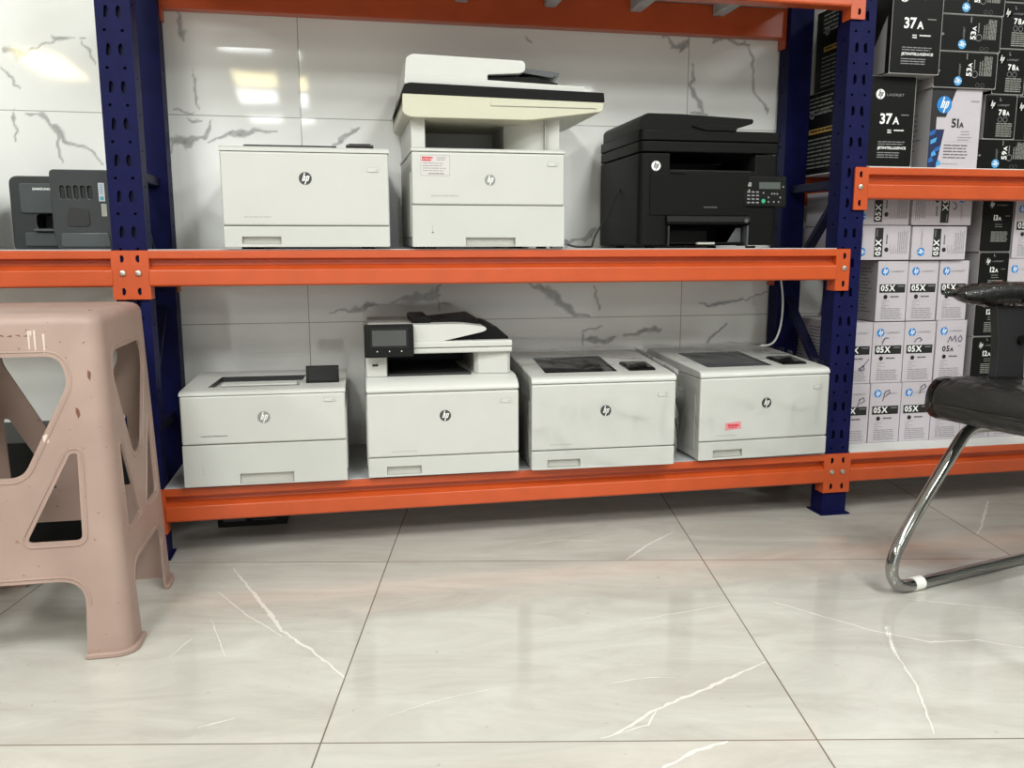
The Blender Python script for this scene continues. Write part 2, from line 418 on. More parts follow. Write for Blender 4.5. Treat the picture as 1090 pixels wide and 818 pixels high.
def N(nt, t, **kw):
    n = nt.nodes.new(t)
    for k, v in kw.items(): setattr(n, k, v)
    return n
def math_(nt, op, a, b=None):
    n = nt.nodes.new('ShaderNodeMath'); n.operation = op
    for i, x in enumerate((a, b)):
        if x is None: continue
        if isinstance(x, (int, float)): n.inputs[i].default_value = x
        else: nt.links.new(x, n.inputs[i])
    return n.outputs[0]
def joint(nt, coord, off, size, half):
    a = math_(nt, 'DIVIDE', math_(nt, 'SUBTRACT', coord, off), size)
    f = math_(nt, 'ABSOLUTE', math_(nt, 'SUBTRACT', math_(nt, 'FRACT', math_(nt, 'ADD', a, 0.5)), 0.5))
    return math_(nt, 'LESS_THAN', f, half/size), math_(nt, 'FLOOR', a)
def wall_tile():
    m = bpy.data.materials.new('veined_wall_tile'); m.use_nodes = True; nt = m.node_tree; b = nt.nodes['Principled BSDF']; L = nt.links.new
    tc = N(nt, 'ShaderNodeTexCoord'); sp = N(nt, 'ShaderNodeSeparateXYZ'); L(tc.outputs['Object'], sp.inputs[0])
    jx, ix = joint(nt, sp.outputs[0], -0.103, 1.175, 0.0013); jz, iz = joint(nt, sp.outputs[2], 1.152, 0.5875, 0.0012)
    j = math_(nt, 'MAXIMUM', jx, jz)
    no = N(nt, 'ShaderNodeTexNoise'); no.inputs['Scale'].default_value = 1.7; no.inputs['Detail'].default_value = 6; no.inputs['Distortion'].default_value = 0.8
    L(tc.outputs['Object'], no.inputs['Vector'])
    r = N(nt, 'ShaderNodeValToRGB'); r.color_ramp.elements[0].position = 0.32; r.color_ramp.elements[1].position = 0.66
    r.color_ramp.elements[0].color = (*s2l((230, 229, 225)), 1); r.color_ramp.elements[1].color = (*s2l((241, 240, 237)), 1)
    L(no.outputs['Fac'], r.inputs['Fac'])
    a = N(nt, 'ShaderNodeAttribute', attribute_name='vein')
    m1 = N(nt, 'ShaderNodeMix', data_type='RGBA'); L(a.outputs['Fac'], m1.inputs['Factor']); L(r.outputs['Color'], m1.inputs['A']); m1.inputs['B'].default_value = (*s2l((150, 149, 147)), 1)
    m2 = N(nt, 'ShaderNodeMix', data_type='RGBA'); L(j, m2.inputs['Factor']); L(m1.outputs['Result'], m2.inputs['A']); m2.inputs['B'].default_value = (*s2l((168, 167, 162)), 1)
    L(m2.outputs['Result'], b.inputs['Base Color'])
    b.inputs['Roughness'].default_value = 0.045; b.inputs['Specular IOR Level'].default_value = 0.5
    # every tile is set at its own very small tilt
    cv = N(nt, 'ShaderNodeCombineXYZ'); L(ix, cv.inputs[0]); L(iz, cv.inputs[1])
    wn = N(nt, 'ShaderNodeTexWhiteNoise', noise_dimensions='3D'); L(cv.outputs[0], wn.inputs['Vector'])
    s1 = N(nt, 'ShaderNodeVectorMath', operation='SUBTRACT'); L(wn.outputs['Color'], s1.inputs[0]); s1.inputs[1].default_value = (0.5, 0.5, 0.5)
    s2 = N(nt, 'ShaderNodeVectorMath', operation='MULTIPLY'); L(s1.outputs[0], s2.inputs[0]); s2.inputs[1].default_value = (0.004, 0, 0.003)
    ge = N(nt, 'ShaderNodeNewGeometry')
    n2 = N(nt, 'ShaderNodeTexNoise'); n2.inputs['Scale'].default_value = 7; L(tc.outputs['Object'], n2.inputs['Vector'])
    s3 = N(nt, 'ShaderNodeVectorMath', operation='SUBTRACT'); L(n2.outputs['Color'], s3.inputs[0]); s3.inputs[1].default_value = (0.5, 0.5, 0.5)
    s4 = N(nt, 'ShaderNodeVectorMath', operation='SCALE'); L(s3.outputs[0], s4.inputs[0]); s4.inputs['Scale'].default_value = 0.006
    ad = N(nt, 'ShaderNodeVectorMath', operation='ADD'); L(ge.outputs['Normal'], ad.inputs[0]); L(s2.outputs[0], ad.inputs[1])
    tx = math_(nt, 'MULTIPLY', math_(nt, 'COMPARE', ix, 0.0), -0.021); tv = N(nt, 'ShaderNodeCombineXYZ'); L(tx, tv.inputs[0])
    ad0 = N(nt, 'ShaderNodeVectorMath', operation='ADD'); L(ad.outputs[0], ad0.inputs[0]); L(tv.outputs[0], ad0.inputs[1]); ad = ad0
    ad2 = N(nt, 'ShaderNodeVectorMath', operation='ADD'); L(ad.outputs[0], ad2.inputs[0]); L(s4.outputs[0], ad2.inputs[1])
    nm = N(nt, 'ShaderNodeVectorMath', operation='NORMALIZE'); L(ad2.outputs[0], nm.inputs[0]); L(nm.outputs[0], b.inputs['Normal'])
    M['wall_tile'] = m
wall_tile(); me.materials.append(M['wall_tile'])

def floor_tile(name, vein=False):
    m = bpy.data.materials.new(name); m.use_nodes = True; nt = m.node_tree; b = nt.nodes['Principled BSDF']; L = nt.links.new
    tc = N(nt, 'ShaderNodeTexCoord')
    mp = N(nt, 'ShaderNodeMapping', vector_type='TEXTURE'); mp.inputs['Location'].default_value = (0.088, 2.062, 0); mp.inputs['Rotation'].default_value = (0, 0, math.radians(-10.7))
    L(tc.outputs['Object'], mp.inputs['Vector'])
    sp = N(nt, 'ShaderNodeSeparateXYZ'); L(mp.outputs[0], sp.inputs[0])
    jx, ix = joint(nt, sp.outputs[0], 0.0, 0.799, 0.0014); jy, iy = joint(nt, sp.outputs[1], 0.0, 0.793, 0.0014)
    j = math_(nt, 'MAXIMUM', jx, jy)
    m2 = N(nt, 'ShaderNodeMapping'); m2.inputs['Rotation'].default_value = (0, 0, math.radians(-38)); m2.inputs['Scale'].default_value = (1.0, 3.2, 1); L(mp.outputs[0], m2.inputs['Vector'])
    cv = N(nt, 'ShaderNodeCombineXYZ'); L(ix, cv.inputs[0]); L(iy, cv.inputs[1])
    wn = N(nt, 'ShaderNodeTexWhiteNoise', noise_dimensions='3D'); L(cv.outputs[0], wn.inputs['Vector'])
    sc = N(nt, 'ShaderNodeVectorMath', operation='SCALE'); L(wn.outputs['Color'], sc.inputs[0]); sc.inputs['Scale'].default_value = 9
    ad = N(nt, 'ShaderNodeVectorMath', operation='ADD'); L(m2.outputs[0], ad.inputs[0]); L(sc.outputs[0], ad.inputs[1])
    no = N(nt, 'ShaderNodeTexNoise'); no.inputs['Scale'].default_value = 2.6; no.inputs['Detail'].default_value = 9; no.inputs['Roughness'].default_value = 0.68; no.inputs['Distortion'].default_value = 0.9
    L(ad.outputs[0], no.inputs['Vector'])
    r = N(nt, 'ShaderNodeValToRGB'); e = r.color_ramp.elements
    e[0].position = 0.30; e[1].position = 0.70; e[0].color = (*s2l(FLOOR_LO), 1); e[1].color = (*s2l(FLOOR_HI), 1)
    L(no.outputs['Fac'], r.inputs['Fac']); col = r.outputs['Color']
    if vein:
        mv = N(nt, 'ShaderNodeMix', data_type='RGBA'); mv.inputs['Factor'].default_value = 0.55; L(col, mv.inputs['A']); mv.inputs['B'].default_value = (*s2l((236, 232, 226)), 1); col = mv.outputs['Result']
    n3 = N(nt, 'ShaderNodeTexNoise'); n3.inputs['Scale'].default_value = 55; n3.inputs['Detail'].default_value = 2; L(tc.outputs['Object'], n3.inputs['Vector'])
    dirt = math_(nt, 'MULTIPLY', math_(nt, 'GREATER_THAN', n3.outputs['Fac'], 0.735), 0.25)
    md = N(nt, 'ShaderNodeMix', data_type='RGBA'); L(dirt, md.inputs['Factor']); L(col, md.inputs['A']); md.inputs['B'].default_value = (*s2l((120, 112, 104)), 1)
    mj = N(nt, 'ShaderNodeMix', data_type='RGBA'); L(j, mj.inputs['Factor']); L(md.outputs['Result'], mj.inputs['A']); mj.inputs['B'].default_value = (*s2l((112, 102, 92)), 1)
    L(mj.outputs['Result'], b.inputs['Base Color'])
    b.inputs['Roughness'].default_value = 0.085
    n4 = N(nt, 'ShaderNodeTexNoise'); n4.inputs['Scale'].default_value = 5; L(tc.outputs['Object'], n4.inputs['Vector'])
    bp = N(nt, 'ShaderNodeBump'); bp.inputs['Strength'].default_value = 0.03; bp.inputs['Distance'].default_value = 0.01; L(n4.outputs['Fac'], bp.inputs['Height']); L(bp.outputs[0], b.inputs['Normal'])
    M[name] = m
FLOOR_LO, FLOOR_HI = (170, 165, 157), (194, 191, 183)
floor_tile('floor_tile'); floor_tile('floor_vein', True)
f = MB(); f.add([(XL, YB, 0), (XR, YB, 0), (XR, WALL_Y, 0), (XL, WALL_Y, 0)], [(0,1,2,3)], 'floor_tile')
rd = random.Random(3)
for vi, (pts, w) in enumerate(FV):
    # resample, wander a little, taper: the vein is part of the tile's own pattern
    P = [Vector(p) for p in pts]; seq = []
    for a, b in zip(P[:-1], P[1:]):
        k = max(2, int((b-a).length/0.012))
        for i in range(k): seq.append(a.lerp(b, i/k))
    seq.append(P[-1]); n = len(seq); L_, R_ = [], []
    for i, p in enumerate(seq):
        t = (seq[min(i+1, n-1)]-seq[max(i-1, 0)]).normalized(); nn = Vector((-t.y, t.x))
        hw = w*0.68*(0.25+0.75*math.sin(PI*min(max(i/(n-1), 0.03), 0.97))**0.5)*(0.55+0.8*rd.random())
        o = nn*(rd.random()-0.5)*w*0.9; L_.append(p+o+nn*hw); R_.append(p+o-nn*hw)
    f.add([(q.x, q.y, 0.0002+vi*3e-5) for q in L_]+[(q.x, q.y, 0.0002+vi*3e-5) for q in R_], [(i, i+1, n+i+1, n+i) for i in range(n-1)], 'floor_vein')
struct(f.build('floor', smooth=False))
def plain(name, q, mt):
    m_ = MB(); m_.add(q, [(0,1,2,3)], mt); return struct(m_.build(name, smooth=False))
plain('ceiling', [(XL, YB, CEIL), (XR, YB, CEIL), (XR, WALL_Y, CEIL), (XL, WALL_Y, CEIL)], 'ceiling_paint')
plain('wall_left', [(XL, YB, 0), (XL, WALL_Y, 0), (XL, WALL_Y, CEIL), (XL, YB, CEIL)], 'wall_paint')
plain('wall_right', [(XR, YB, 0), (XR, WALL_Y, 0), (XR, WALL_Y, CEIL), (XR, YB, CEIL)], 'wall_paint')
plain('wall_front', [(XL, YB, 0), (XR, YB, 0), (XR, YB, CEIL), (XL, YB, CEIL)], 'front_paint')
# shop front far behind the viewer: a wide window letting daylight in
fr = MB()
for a_ in (-4.6, -1.55, 1.5, 4.55): fr.box(a_, a_+0.06, YB+0.001, YB+0.06, 0.2, 2.7, 'lamp_frame')
fr.box(-4.6, 4.61, YB+0.001, YB+0.06, 0.14, 0.2, 'lamp_frame'); fr.box(-4.6, 4.61, YB+0.001, YB+0.06, 2.7, 2.76, 'lamp_frame')
w1 = struct(fr.build('window_1'))
g_ = MB(); g_.add([(-4.54, YB+0.02, 0.2), (4.55, YB+0.02, 0.2), (4.55, YB+0.02, 2.7), (-4.54, YB+0.02, 2.7)], [(0,1,2,3)], 'daylight'); g_.build('pane', w1, smooth=False)
# ceiling lamps of the shop: recessed panels in rows
def lamp(x, y, lx, ly, label):
    t = thing('ceiling_light', label, 'ceiling light', (x, y, CEIL), math.radians(-2.7), 'ceiling panels of the shop')
    fr = MB(); w = 0.03
    fr.box(-lx/2-w, lx/2+w, -ly/2-w, -ly/2, -0.02, -0.0005, 'lamp_frame'); fr.box(-lx/2-w, lx/2+w, ly/2, ly/2+w, -0.02, -0.0005, 'lamp_frame')
    fr.box(-lx/2-w, -lx/2, -ly/2, ly/2, -0.02, -0.0005, 'lamp_frame'); fr.box(lx/2, lx/2+w, -ly/2, ly/2, -0.02, -0.0005, 'lamp_frame')
    fr.build('frame', t)
    d = MB(); d.add([(-lx/2, -ly/2, -0.012), (lx/2, -ly/2, -0.012), (lx/2, ly/2, -0.012), (-lx/2, ly/2, -0.012)], [(0,1,2,3)], 'lamp_near' if y > -3 else 'lamp_warm' if y in (-7.0, -6.6) else 'lamp_white')
    d.build('diffuser', t, smooth=False)
LAMPS = [(-3.45, -6.6, 1.6), (-0.985, -4.9, 1.0), (-1.07, -7.0, 0.95), (-1.16, -8.3, 1.2), (-1.27, -10.7, 0.6), (1.35, -7.75, 1.9), (2.85, -7.75, 1.9)]
LAMPS += [(x, y, 1.2) for x in (-3.4, -1.05, 1.3, 3.65) for y in (-0.2, -1.9)]
for x, y, l in LAMPS:
    lamp(x, y, 0.55, l, 'long white light panel set flush in the shop ceiling')

# ------------------------------------------------------------------ the rack
FY = 2.19; RY = 2.57                     # front and rear of the uprights
PW, PD = 0.077, 0.06
POST_L, POST_R = -0.537, 1.3695          # left edges of the two uprights in view
PITCH = POST_R-POST_L
POSTS = [POST_L-PITCH, POST_L, POST_R, POST_R+PITCH]
rack = thing('storage_rack', 'large blue and orange metal storage rack along the veined tile wall', 'rack', (0, FY, 0))
def post_mesh():
    m_ = MB(); t = 0.002; H = 1.78
    m_.box(0, PW, 0, PD, 0, H, 'blue_paint'); m_.mi('dark_blue_paint')
    o = m_.build('tmp_post')
    c = MB(); z = 0.06
    while z < H-0.04:
        for cx in (PW*0.31, PW*0.66):
            sg = 1 if cx < PW/2 else -1
            pts = [(cx-sg*0.0055, z+0.003), (cx+sg*0.002, z+0.003), (cx+sg*0.0055, z+0.010), (cx+sg*0.0055, z+0.022), (cx+sg*0.002, z+0.029), (cx-sg*0.0025, z+0.029), (cx-sg*0.0045, z+0.022)]
            c.prism(pts, 'y', -0.01, 0.014, 'dark_blue_paint')
        for cx in (PW*0.24, PW*0.74):
            c.prism([(cx+0.0036*math.cos(2*PI*k/10), z+0.058+0.0036*math.sin(2*PI*k/10)) for k in range(10)], 'y', -0.01, 0.014, 'dark_blue_paint')
        z += 0.083
    for x_ in (-0.002, PW-0.010):           # round holes along both flanks
        z = 0.10
        while z < H-0.05:
            c.prism([(PD*0.45+0.004*math.cos(2*PI*k/10), z+0.004*math.sin(2*PI*k/10)) for k in range(10)], 'x', x_, x_+0.012, 'dark_blue_paint'); z += 0.083
    cut(o, c)
    me = o.data; bpy.data.objects.remove(o); return me
pm = post_mesh()
def rack_part(name, mb, bevel=0, parent=None, **k): return mb.build(name, parent or rack, bevel, **k)
for x in POSTS:
    for rear in (0, 1):
        o = bpy.data.objects.new('upright_post', pm); COL.objects.link(o); o.parent = rack
        if rear: o.location = (x+PW, RY-FY, 0); o.rotation_euler = (0, 0, PI)
        else: o.location = (x, 0, 0)
        fp = MB(); fp.box(-0.008, PW+0.008, -0.012, PD+0.008, 0.0, 0.004, 'blue_paint'); fp.build('foot_plate', o)
    yf, yb = PD-0.016, RY-FY-PD+0.016
    xc = x+PW/2
    for z in (0.30, 0.95, 1.62):
        b_ = MB(); b_.box(xc-0.016, xc+0.016, yf, yb, z, z+0.025, 'dark_blue_paint'); b_.build('cross_brace', rack, 0.003)
    zs = [0.30, 0.62, 0.94]
    for k in range(2):
        za, zb = zs[k]+0.03, zs[k+1]
        ya, yz = (yf, yb) if k % 2 == 0 else (yb, yf)
        b_ = MB(); d = 0.012
        b_.add([(xc-0.014, ya, za), (xc+0.014, ya, za), (xc+0.014, yz, zb), (xc-0.014, yz, zb), (xc-0.014, ya, za+2*d), (xc+0.014, ya, za+2*d), (xc+0.014, yz, zb+2*d), (xc-0.014, yz, zb+2*d)],
               [(0,1,2,3), (4,5,6,7), (0,1,5,4), (2,3,7,6), (0,3,7,4), (1,2,6,5)], 'dark_blue_paint')
        b_.build('diagonal_brace', rack, 0.002)
BH = 0.087
def bracket_mesh(side):
    """plate on the upright; side=-1: beam runs to the left of it, +1: to the right; local x=0 at the beam-side edge of the upright"""
    m_ = MB(); w = 0.0385
    m_.prism(roundpoly([(0,-0.117), (w,-0.117), (w,0), (0,0)], 0.002, 2), 'y', -0.006, -0.001, 'orange_paint')
    m_.box(-0.004, 0.0, -0.006, 0.036, -0.117, 0.0, 'orange_paint')
    o = m_.build('tmp_bracket')
    c = MB()
    for z in (-0.012, -0.090):
        cx = 0.021
        c.prism([(cx-0.004, z), (cx+0.001, z+0.001), (cx+0.0045, z-0.004), (cx+0.004, z-0.012), (cx, z-0.017), (cx-0.004, z-0.015)], 'y', -0.02, 0.004, 'black_inner')
    cut(o, c)
    me = o.data; bpy.data.objects.remove(o)
    if side < 0:
        return me
    return me
brk = bracket_mesh(1)
def bolt_mesh():
    m_ = MB(); rings = []
    for r, y in ((0.0075, 0), (0.0075, -0.0022), (0.0062, -0.0042), (0.003, -0.0052)):
        rings.append([(r*math.cos(2*PI*k/16), y, r*math.sin(2*PI*k/16)) for k in range(16)])
    m_.loft(rings, 'bolt_zinc'); return m_.mesh('bolt')
bm_ = bolt_mesh()
def beam(xa, xb, ztop, rear=False):
    """step beam between two uprights, xa and xb are the inner edges; brackets sit on the uprights"""
    h = BH
    prof = [(-0.008, 0), (-0.008, -0.020), (0.014, -0.022), (0.014, -0.036), (-0.010, -0.047), (-0.010, -0.083), (-0.006, -h), (0.034, -h), (0.034, 0)]
    m_ = MB(); m_.prism([(y, ztop+z) for y, z in prof], 'x', xa+0.002, xb-0.002, 'orange_paint')
    o = m_.build('shelf_beam', rack, 0.0025)
    if rear: o.rotation_euler = (0, 0, PI); o.location = (xa+xb, RY-FY, 0)
    for e, sx in ((xa, -1), (xb, 1)):
        b_ = bpy.data.objects.new('end_bracket', brk); COL.objects.link(b_); b_.parent = o
        b_.location = (e, -0.0015, ztop); b_.scale = (sx, 1, 1)
        k_ = bpy.data.objects.new('bolt', bm_); COL.objects.link(k_); k_.parent = o
        k_.location = (e+sx*0.021, -0.0075, ztop-0.054)
    return o
def inner(i): return POSTS[i]+PW, POSTS[i+1]
Z_MID, Z_LOW, Z_TOP, Z_RMID = 0.779, 0.185, 1.509, 1.004
LEVELS = {0: [Z_MID], 1: [Z_LOW, Z_MID, Z_TOP], 2: [Z_LOW, Z_RMID, 1.70]}
for bay, zs in LEVELS.items():
    xa, xb = inner(bay)
    for z in zs:
        beam(xa, xb, z); beam(xa, xb, z, rear=True)
        d_ = MB(); d_.box(xa+0.003, xb-0.003, -0.004, RY-FY+0.004, z+0.0004, z+0.0024, 'deck_white' if bay == 2 else 'deck_grey'); d_.build('shelf_deck', rack)
        k = xa+0.2925
        while k < xb-0.05:
            s_ = MB(); s_.prism([(k-0.018, z-0.0002), (k-0.018, z-0.03), (k-0.014, z-0.034), (k+0.014, z-0.034), (k+0.018, z-0.03), (k+0.018, z-0.0002)], 'y', 0.036, RY-FY-0.036, 'deck_grey'); s_.build('deck_support', rack)
            k += 0.262

# ------------------------------------------------------------------ printers
def recess_plate(name, parent, x0, x1, z0, z1, y0, y1, mt, hole, depth, bevel, inner_mt='recess_white', taper=0.0):
    """flat front plate with a real finger recess (hole = hx0,hx1,hz0,hz1)"""
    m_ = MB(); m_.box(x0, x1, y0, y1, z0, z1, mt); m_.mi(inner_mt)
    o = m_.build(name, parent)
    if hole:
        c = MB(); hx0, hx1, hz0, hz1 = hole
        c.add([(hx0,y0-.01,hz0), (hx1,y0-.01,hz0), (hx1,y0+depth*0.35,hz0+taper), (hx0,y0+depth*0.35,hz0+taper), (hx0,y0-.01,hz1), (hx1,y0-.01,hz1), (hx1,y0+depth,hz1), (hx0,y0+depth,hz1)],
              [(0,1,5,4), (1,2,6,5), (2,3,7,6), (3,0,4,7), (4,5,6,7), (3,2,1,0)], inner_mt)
        cut(o, c)
    add_bevel(o, bevel)
    return o
def mark(parent, u, v, r, disc, letters, y=0.0):
    m_ = MB(); p = Pr(m_, (0, y, 0), (1,0,0), (0,0,1), 0.0003); p.logo(u, v, r, disc, letters); return m_.build('round_logo', parent, smooth=False)
def model_text(parent, u0, u1, v, h, mt, y=0.0, words=None):
    m_ = MB(); p = Pr(m_, (0, y, 0), (1,0,0), (0,0,1), 0.0003)
    if words: p.text(words, u0, v, h, mt, True, width=u1-u0)
    else: p.lines(u0, u1, v+h, 1, 0.01, h, mt, seed=int(u1*1e4), ragged=0.0)
    return m_.build('model_text', parent, smooth=False)
def power_button(parent, u0, u1, v0, v1, y=0.0):
    fr = MB(); fr.prism(rrect(u0, u1, v0, v1, 0.0028), 'y', y-0.0012, y+0.001, 'soft_grey')
    o = fr.build('power_button', parent)
    b_ = MB(); b_.prism(rrect(u0+0.0011, u1-0.0011, v0+0.0011, v1-0.0011, 0.002), 'y', y-0.0022, y-0.0008, 'white_top')
    b_.box(u1-0.008, u1-0.0035, y-0.0025, y-0.002, (v0+v1)/2-0.0015, (v0+v1)/2+0.0015, 'soft_grey')
    b_.build('button_face', o)
def feet(parent, w, d):
    for sx in (-1, 1):
        for y in (0.05, d-0.05):
            m_ = MB(); m_.cyl((sx*(w/2-0.05), y, 0), 'z', 0.014, 0.006, 'black_inner', 12); m_.build('foot', parent)
def base_printer(t, w, d, hf, split, handle, lip=0.012, tray_mt='white_tray'):
    """lower housing, front door and paper drawer shared by the white laser printers"""
    h = MB(); h.prism([(0.011, 0.006), (0.011, hf-0.0008), (d, hf-0.0008), (d, 0.02), (d-0.01, 0.006)], 'x', -w/2+0.0015, w/2-0.0015, 'white_plastic')
    h.box(-w/2+0.003, w/2-0.003, 0.008, 0.0115, split-0.002, split+0.002, 'seam_grey')
    h.build('housing', t, 0.006)
    dr = MB(); dr.box(-w/2, w/2, 0.0, 0.014, split+0.0008, hf-0.0008, 'white_plastic'); dr.build('front_door', t, 0.005, 3)
    recess_plate('paper_drawer', t, -w/2, w/2, 0.005, split-0.0008, 0.0, 0.03, tray_mt, handle, 0.016, 0.004)
    # recess line down each flank
    for sx in (-1, 1):
        s_ = MB(); s_.box(sx*w/2-0.0018, sx*w/2+0.0018, 0.03, d-0.06, 0.03, hf*0.8, 'white_plastic'); s_.build('side_panel', t, 0.0015)
    feet(t, w, d)
def flat_top(t, w, d, hf, zf, zb, well=None, welldepth=0.03, mt='white_top', tray='dark_plastic', tray_film=False):
    """top cover with rounded front lip; well = ((x0,x1,y0),(x0,x1,y1)) cut for the printed sheets"""
    top = lambda y: zf+(zb-zf)*(y-0.03)/(d-0.05)
    prof = [(0.0, hf+0.0002), (0.0, hf+(zf-hf)*0.35), (0.003, hf+(zf-hf)*0.65), (0.010, hf+(zf-hf)*0.88), (0.022, zf-0.0008), (0.03, zf), (d-0.02, zb), (d, zb-0.014), (d, hf+0.0002)]
    m_ = MB(); m_.prism(prof, 'x', -w/2, w/2, mt)
    o = m_.build('top_cover', t)
    if well:
        (a0, a1, ya), (b0, b1, yb) = well
        c = MB(); r = lambda x, y, z: (x, y, z)
        za, zb_ = top(ya)-0.006, top(yb)-welldepth
        c.add([(a0,ya,za), (a1,ya,za), (b1,yb,zb_), (b0,yb,zb_), (a0,ya,top(ya)+.05), (a1,ya,top(ya)+.05), (b1,yb,top(yb)+.05), (b0,yb,top(yb)+.05)],
              [(0,1,5,4), (1,2,6,5), (2,3,7,6), (3,0,4,7), (4,5,6,7), (3,2,1,0)], tray)
        cut(o, c)
        add_bevel(o, 0.0035)
        g = MB(); e = 0.0015
        g.add([(a0+e,ya+e,za+.001), (a1-e,ya+e,za+.001), (b1-e,yb-e,zb_+.001), (b0+e,yb-e,zb_+.001)], [(0,1,2,3)], tray)
        # stop ridge across the tray
        for f_ in (0.25, 0.75):
            x = a0+(a1-a0)*f_; x2 = b0+(b1-b0)*f_
            g.add([(x-.004, ya+.02, za-.001), (x+.004, ya+.02, za-.001), (x2+.004, yb-.01, zb_+.005), (x2-.004, yb-.01, zb_+.005)], [(0,1,2,3)], tray)
        g.build('output_tray', t)
    else: add_bevel(o, 0.0035)
    return o
def wrap(t, w, d, zs, seed, z0=0.02):
    """loose clear film over front, top and flanks, with folds"""
    rd = random.Random(seed); ph = [rd.random()*6 for _ in range(6)]
    prof = [(-0.007, z0)]+[(-0.007-0.002*math.sin(k), z0+(zs[0]-z0)*k/10) for k in range(1, 10)]+[(-0.004, zs[0]+0.004), (0.02, zs[1]+0.008)]+[(0.02+(d-0.03)*k/10, zs[1]+(zs[2]-zs[1])*k/10+0.008) for k in range(1, 11)]
    NX = 22; vs = []; fs = []
    for i in range(NX+1):
        u = i/NX; x = (u-0.5)*(w+0.014)
        for j, (y, z) in enumerate(prof):
            q = 0.0022*math.sin(7*u+ph[0]+j*0.9)+0.0018*math.sin(17*u-ph[1]+j*1.7)+0.001*rd.random()
            edge = max(0, abs(u-0.5)*2-0.93)*0.05
            vs.append((x, y-(q if z < zs[0] else 0)+edge, z+(q if z >= zs[0] else 0)-edge))
    n = len(prof)
    for i in range(NX):
        for j in range(n-1): fs.append((i*n+j, (i+1)*n+j, (i+1)*n+j+1, i*n+j+1))
    m_ = MB(); m_.add(vs, fs, 'clear_film')
    for sx in (-1, 1):                    # side falls
        vs = []; fs = []
        for i in range(9):
            y = -0.003+(d-0.01)*i/8
            for j in range(8):
                zt = zs[1]+(zs[2]-zs[1])*i/8+0.006; z = z0+(zt-z0)*j/7
                vs.append((sx*(w/2+0.006+0.0025*math.sin(i*1.7+j*0.8+ph[2])), y, z))
        for i in range(8):
            for j in range(7): fs.append((i*8+j, (i+1)*8+j, (i+1)*8+j+1, i*8+j+1))
        m_.add(vs, fs, 'clear_film')
    me_ = m_.mesh('plastic_wrap', ang=180); o = bpy.data.objects.new('plastic_wrap', me_); COL.objects.link(o); o.parent = t; o['label'] = 'clear crinkled plastic film over the printer'
    return o
ZM, ZL = Z_MID+0.0027, Z_LOW+0.0027

# P1 - upper shelf, left
t = thing('laser_printer', 'plain boxy white laser printer on the middle shelf beside the left blue post', 'printer', (-0.080, 2.175, ZM), 0)
base_printer(t, 0.400, 0.40, 0.233, 0.056, (-0.156, -0.066, 0.012, 0.029))
flat_top(t, 0.404, 0.40, 0.233, 0.247, 0.247)
mark(t, -0.002, 0.170, 0.0155, 'logo_dark', 'logo_white')
model_text(t, -0.150, -0.086, 0.076, 0.0028, 'soft_grey')
power_button(t, 0.147, 0.176, 0.187, 0.199)
b_ = MB(); b_.prism([(0.06, 0.244), (0.06, 0.254), (0.075, 0.2565), (0.30, 0.262), (0.30, 0.244)], 'x', -0.150, 0.075, 'dark_plastic'); b_.build('output_tray', t, 0.002)
b_ = MB(); b_.prism([(0.035, 0.244), (0.035, 0.252), (0.05, 0.2585), (0.10, 0.2600), (0.10, 0.244)], 'x', 0.098, 0.166, 'black_gloss'); c_ = b_.build('control_panel', t, 0.002)
b_ = MB(); b_.box(0.105, 0.159, 0.055, 0.095, 0.2597, 0.2610, 'screen_grey'); b_.build('screen', c_)

# P4 - lower shelf, leftmost, with a tilting panel
t = thing('laser_printer', 'white laser printer with a tilted black screen on the lower shelf, nearest the left post', 'printer', (-0.2045, 2.158, ZL), math.radians(-1.0))
base_printer(t, 0.400, 0.38, 0.236, 0.112, (-0.065, 0.066, 0.008, 0.034))
flat_top(t, 0.402, 0.34, 0.236, 0.247, 0.251, well=((-0.142, 0.084, 0.062), (-0.130, 0.092, 0.225)), welldepth=0.035)
mark(t, -0.001, 0.178, 0.0155, 'logo_grey', 'logo_white')
model_text(t, -0.153, -0.090, 0.132, 0.0040, 'ink_mid', words='LaserJet Enterprise')
power_button(t, 0.147, 0.176, 0.213, 0.224)
b_ = MB(); b_.box(-0.115, 0.075, 0.100, 0.150, 0.2420, 0.2470, 'white_top'); b_.build('sheet_bar', t, 0.0015)
m_ = MB(); m_.prism(roundpoly([(0.04, -0.004), (0.04, 0.0), (0.052, 0.041), (0.060, 0.041), (0.080, 0.0), (0.080, -0.004)], 0.003, 3), 'x', 0.100, 0.184, 'black_plastic')
cp = m_.build('control_panel', t, 0.003, loc=(0, 0.045, 0.2505))
m_ = MB(); Y0, Z0, Y1, Z1 = 0.0408, 0.003, 0.0520, 0.0395
m_.add([(0.108, Y0-0.0006, Z0), (0.176, Y0-0.0006, Z0), (0.176, Y1-0.0008, Z1), (0.108, Y1-0.0008, Z1)], [(0,1,2,3)], 'black_gloss'); m_.build('screen', cp)
m_ = MB(); p = Pr(m_, (0, 0, 0), (1,0,0), (0,0,1), 0.0003); p.rect(-0.154, 0.040, -0.1525, 0.058, 'soft_grey'); p.rect(-0.156, 0.036, -0.151, 0.0385, 'soft_grey'); m_.build('paper_gauge', t, smooth=False)

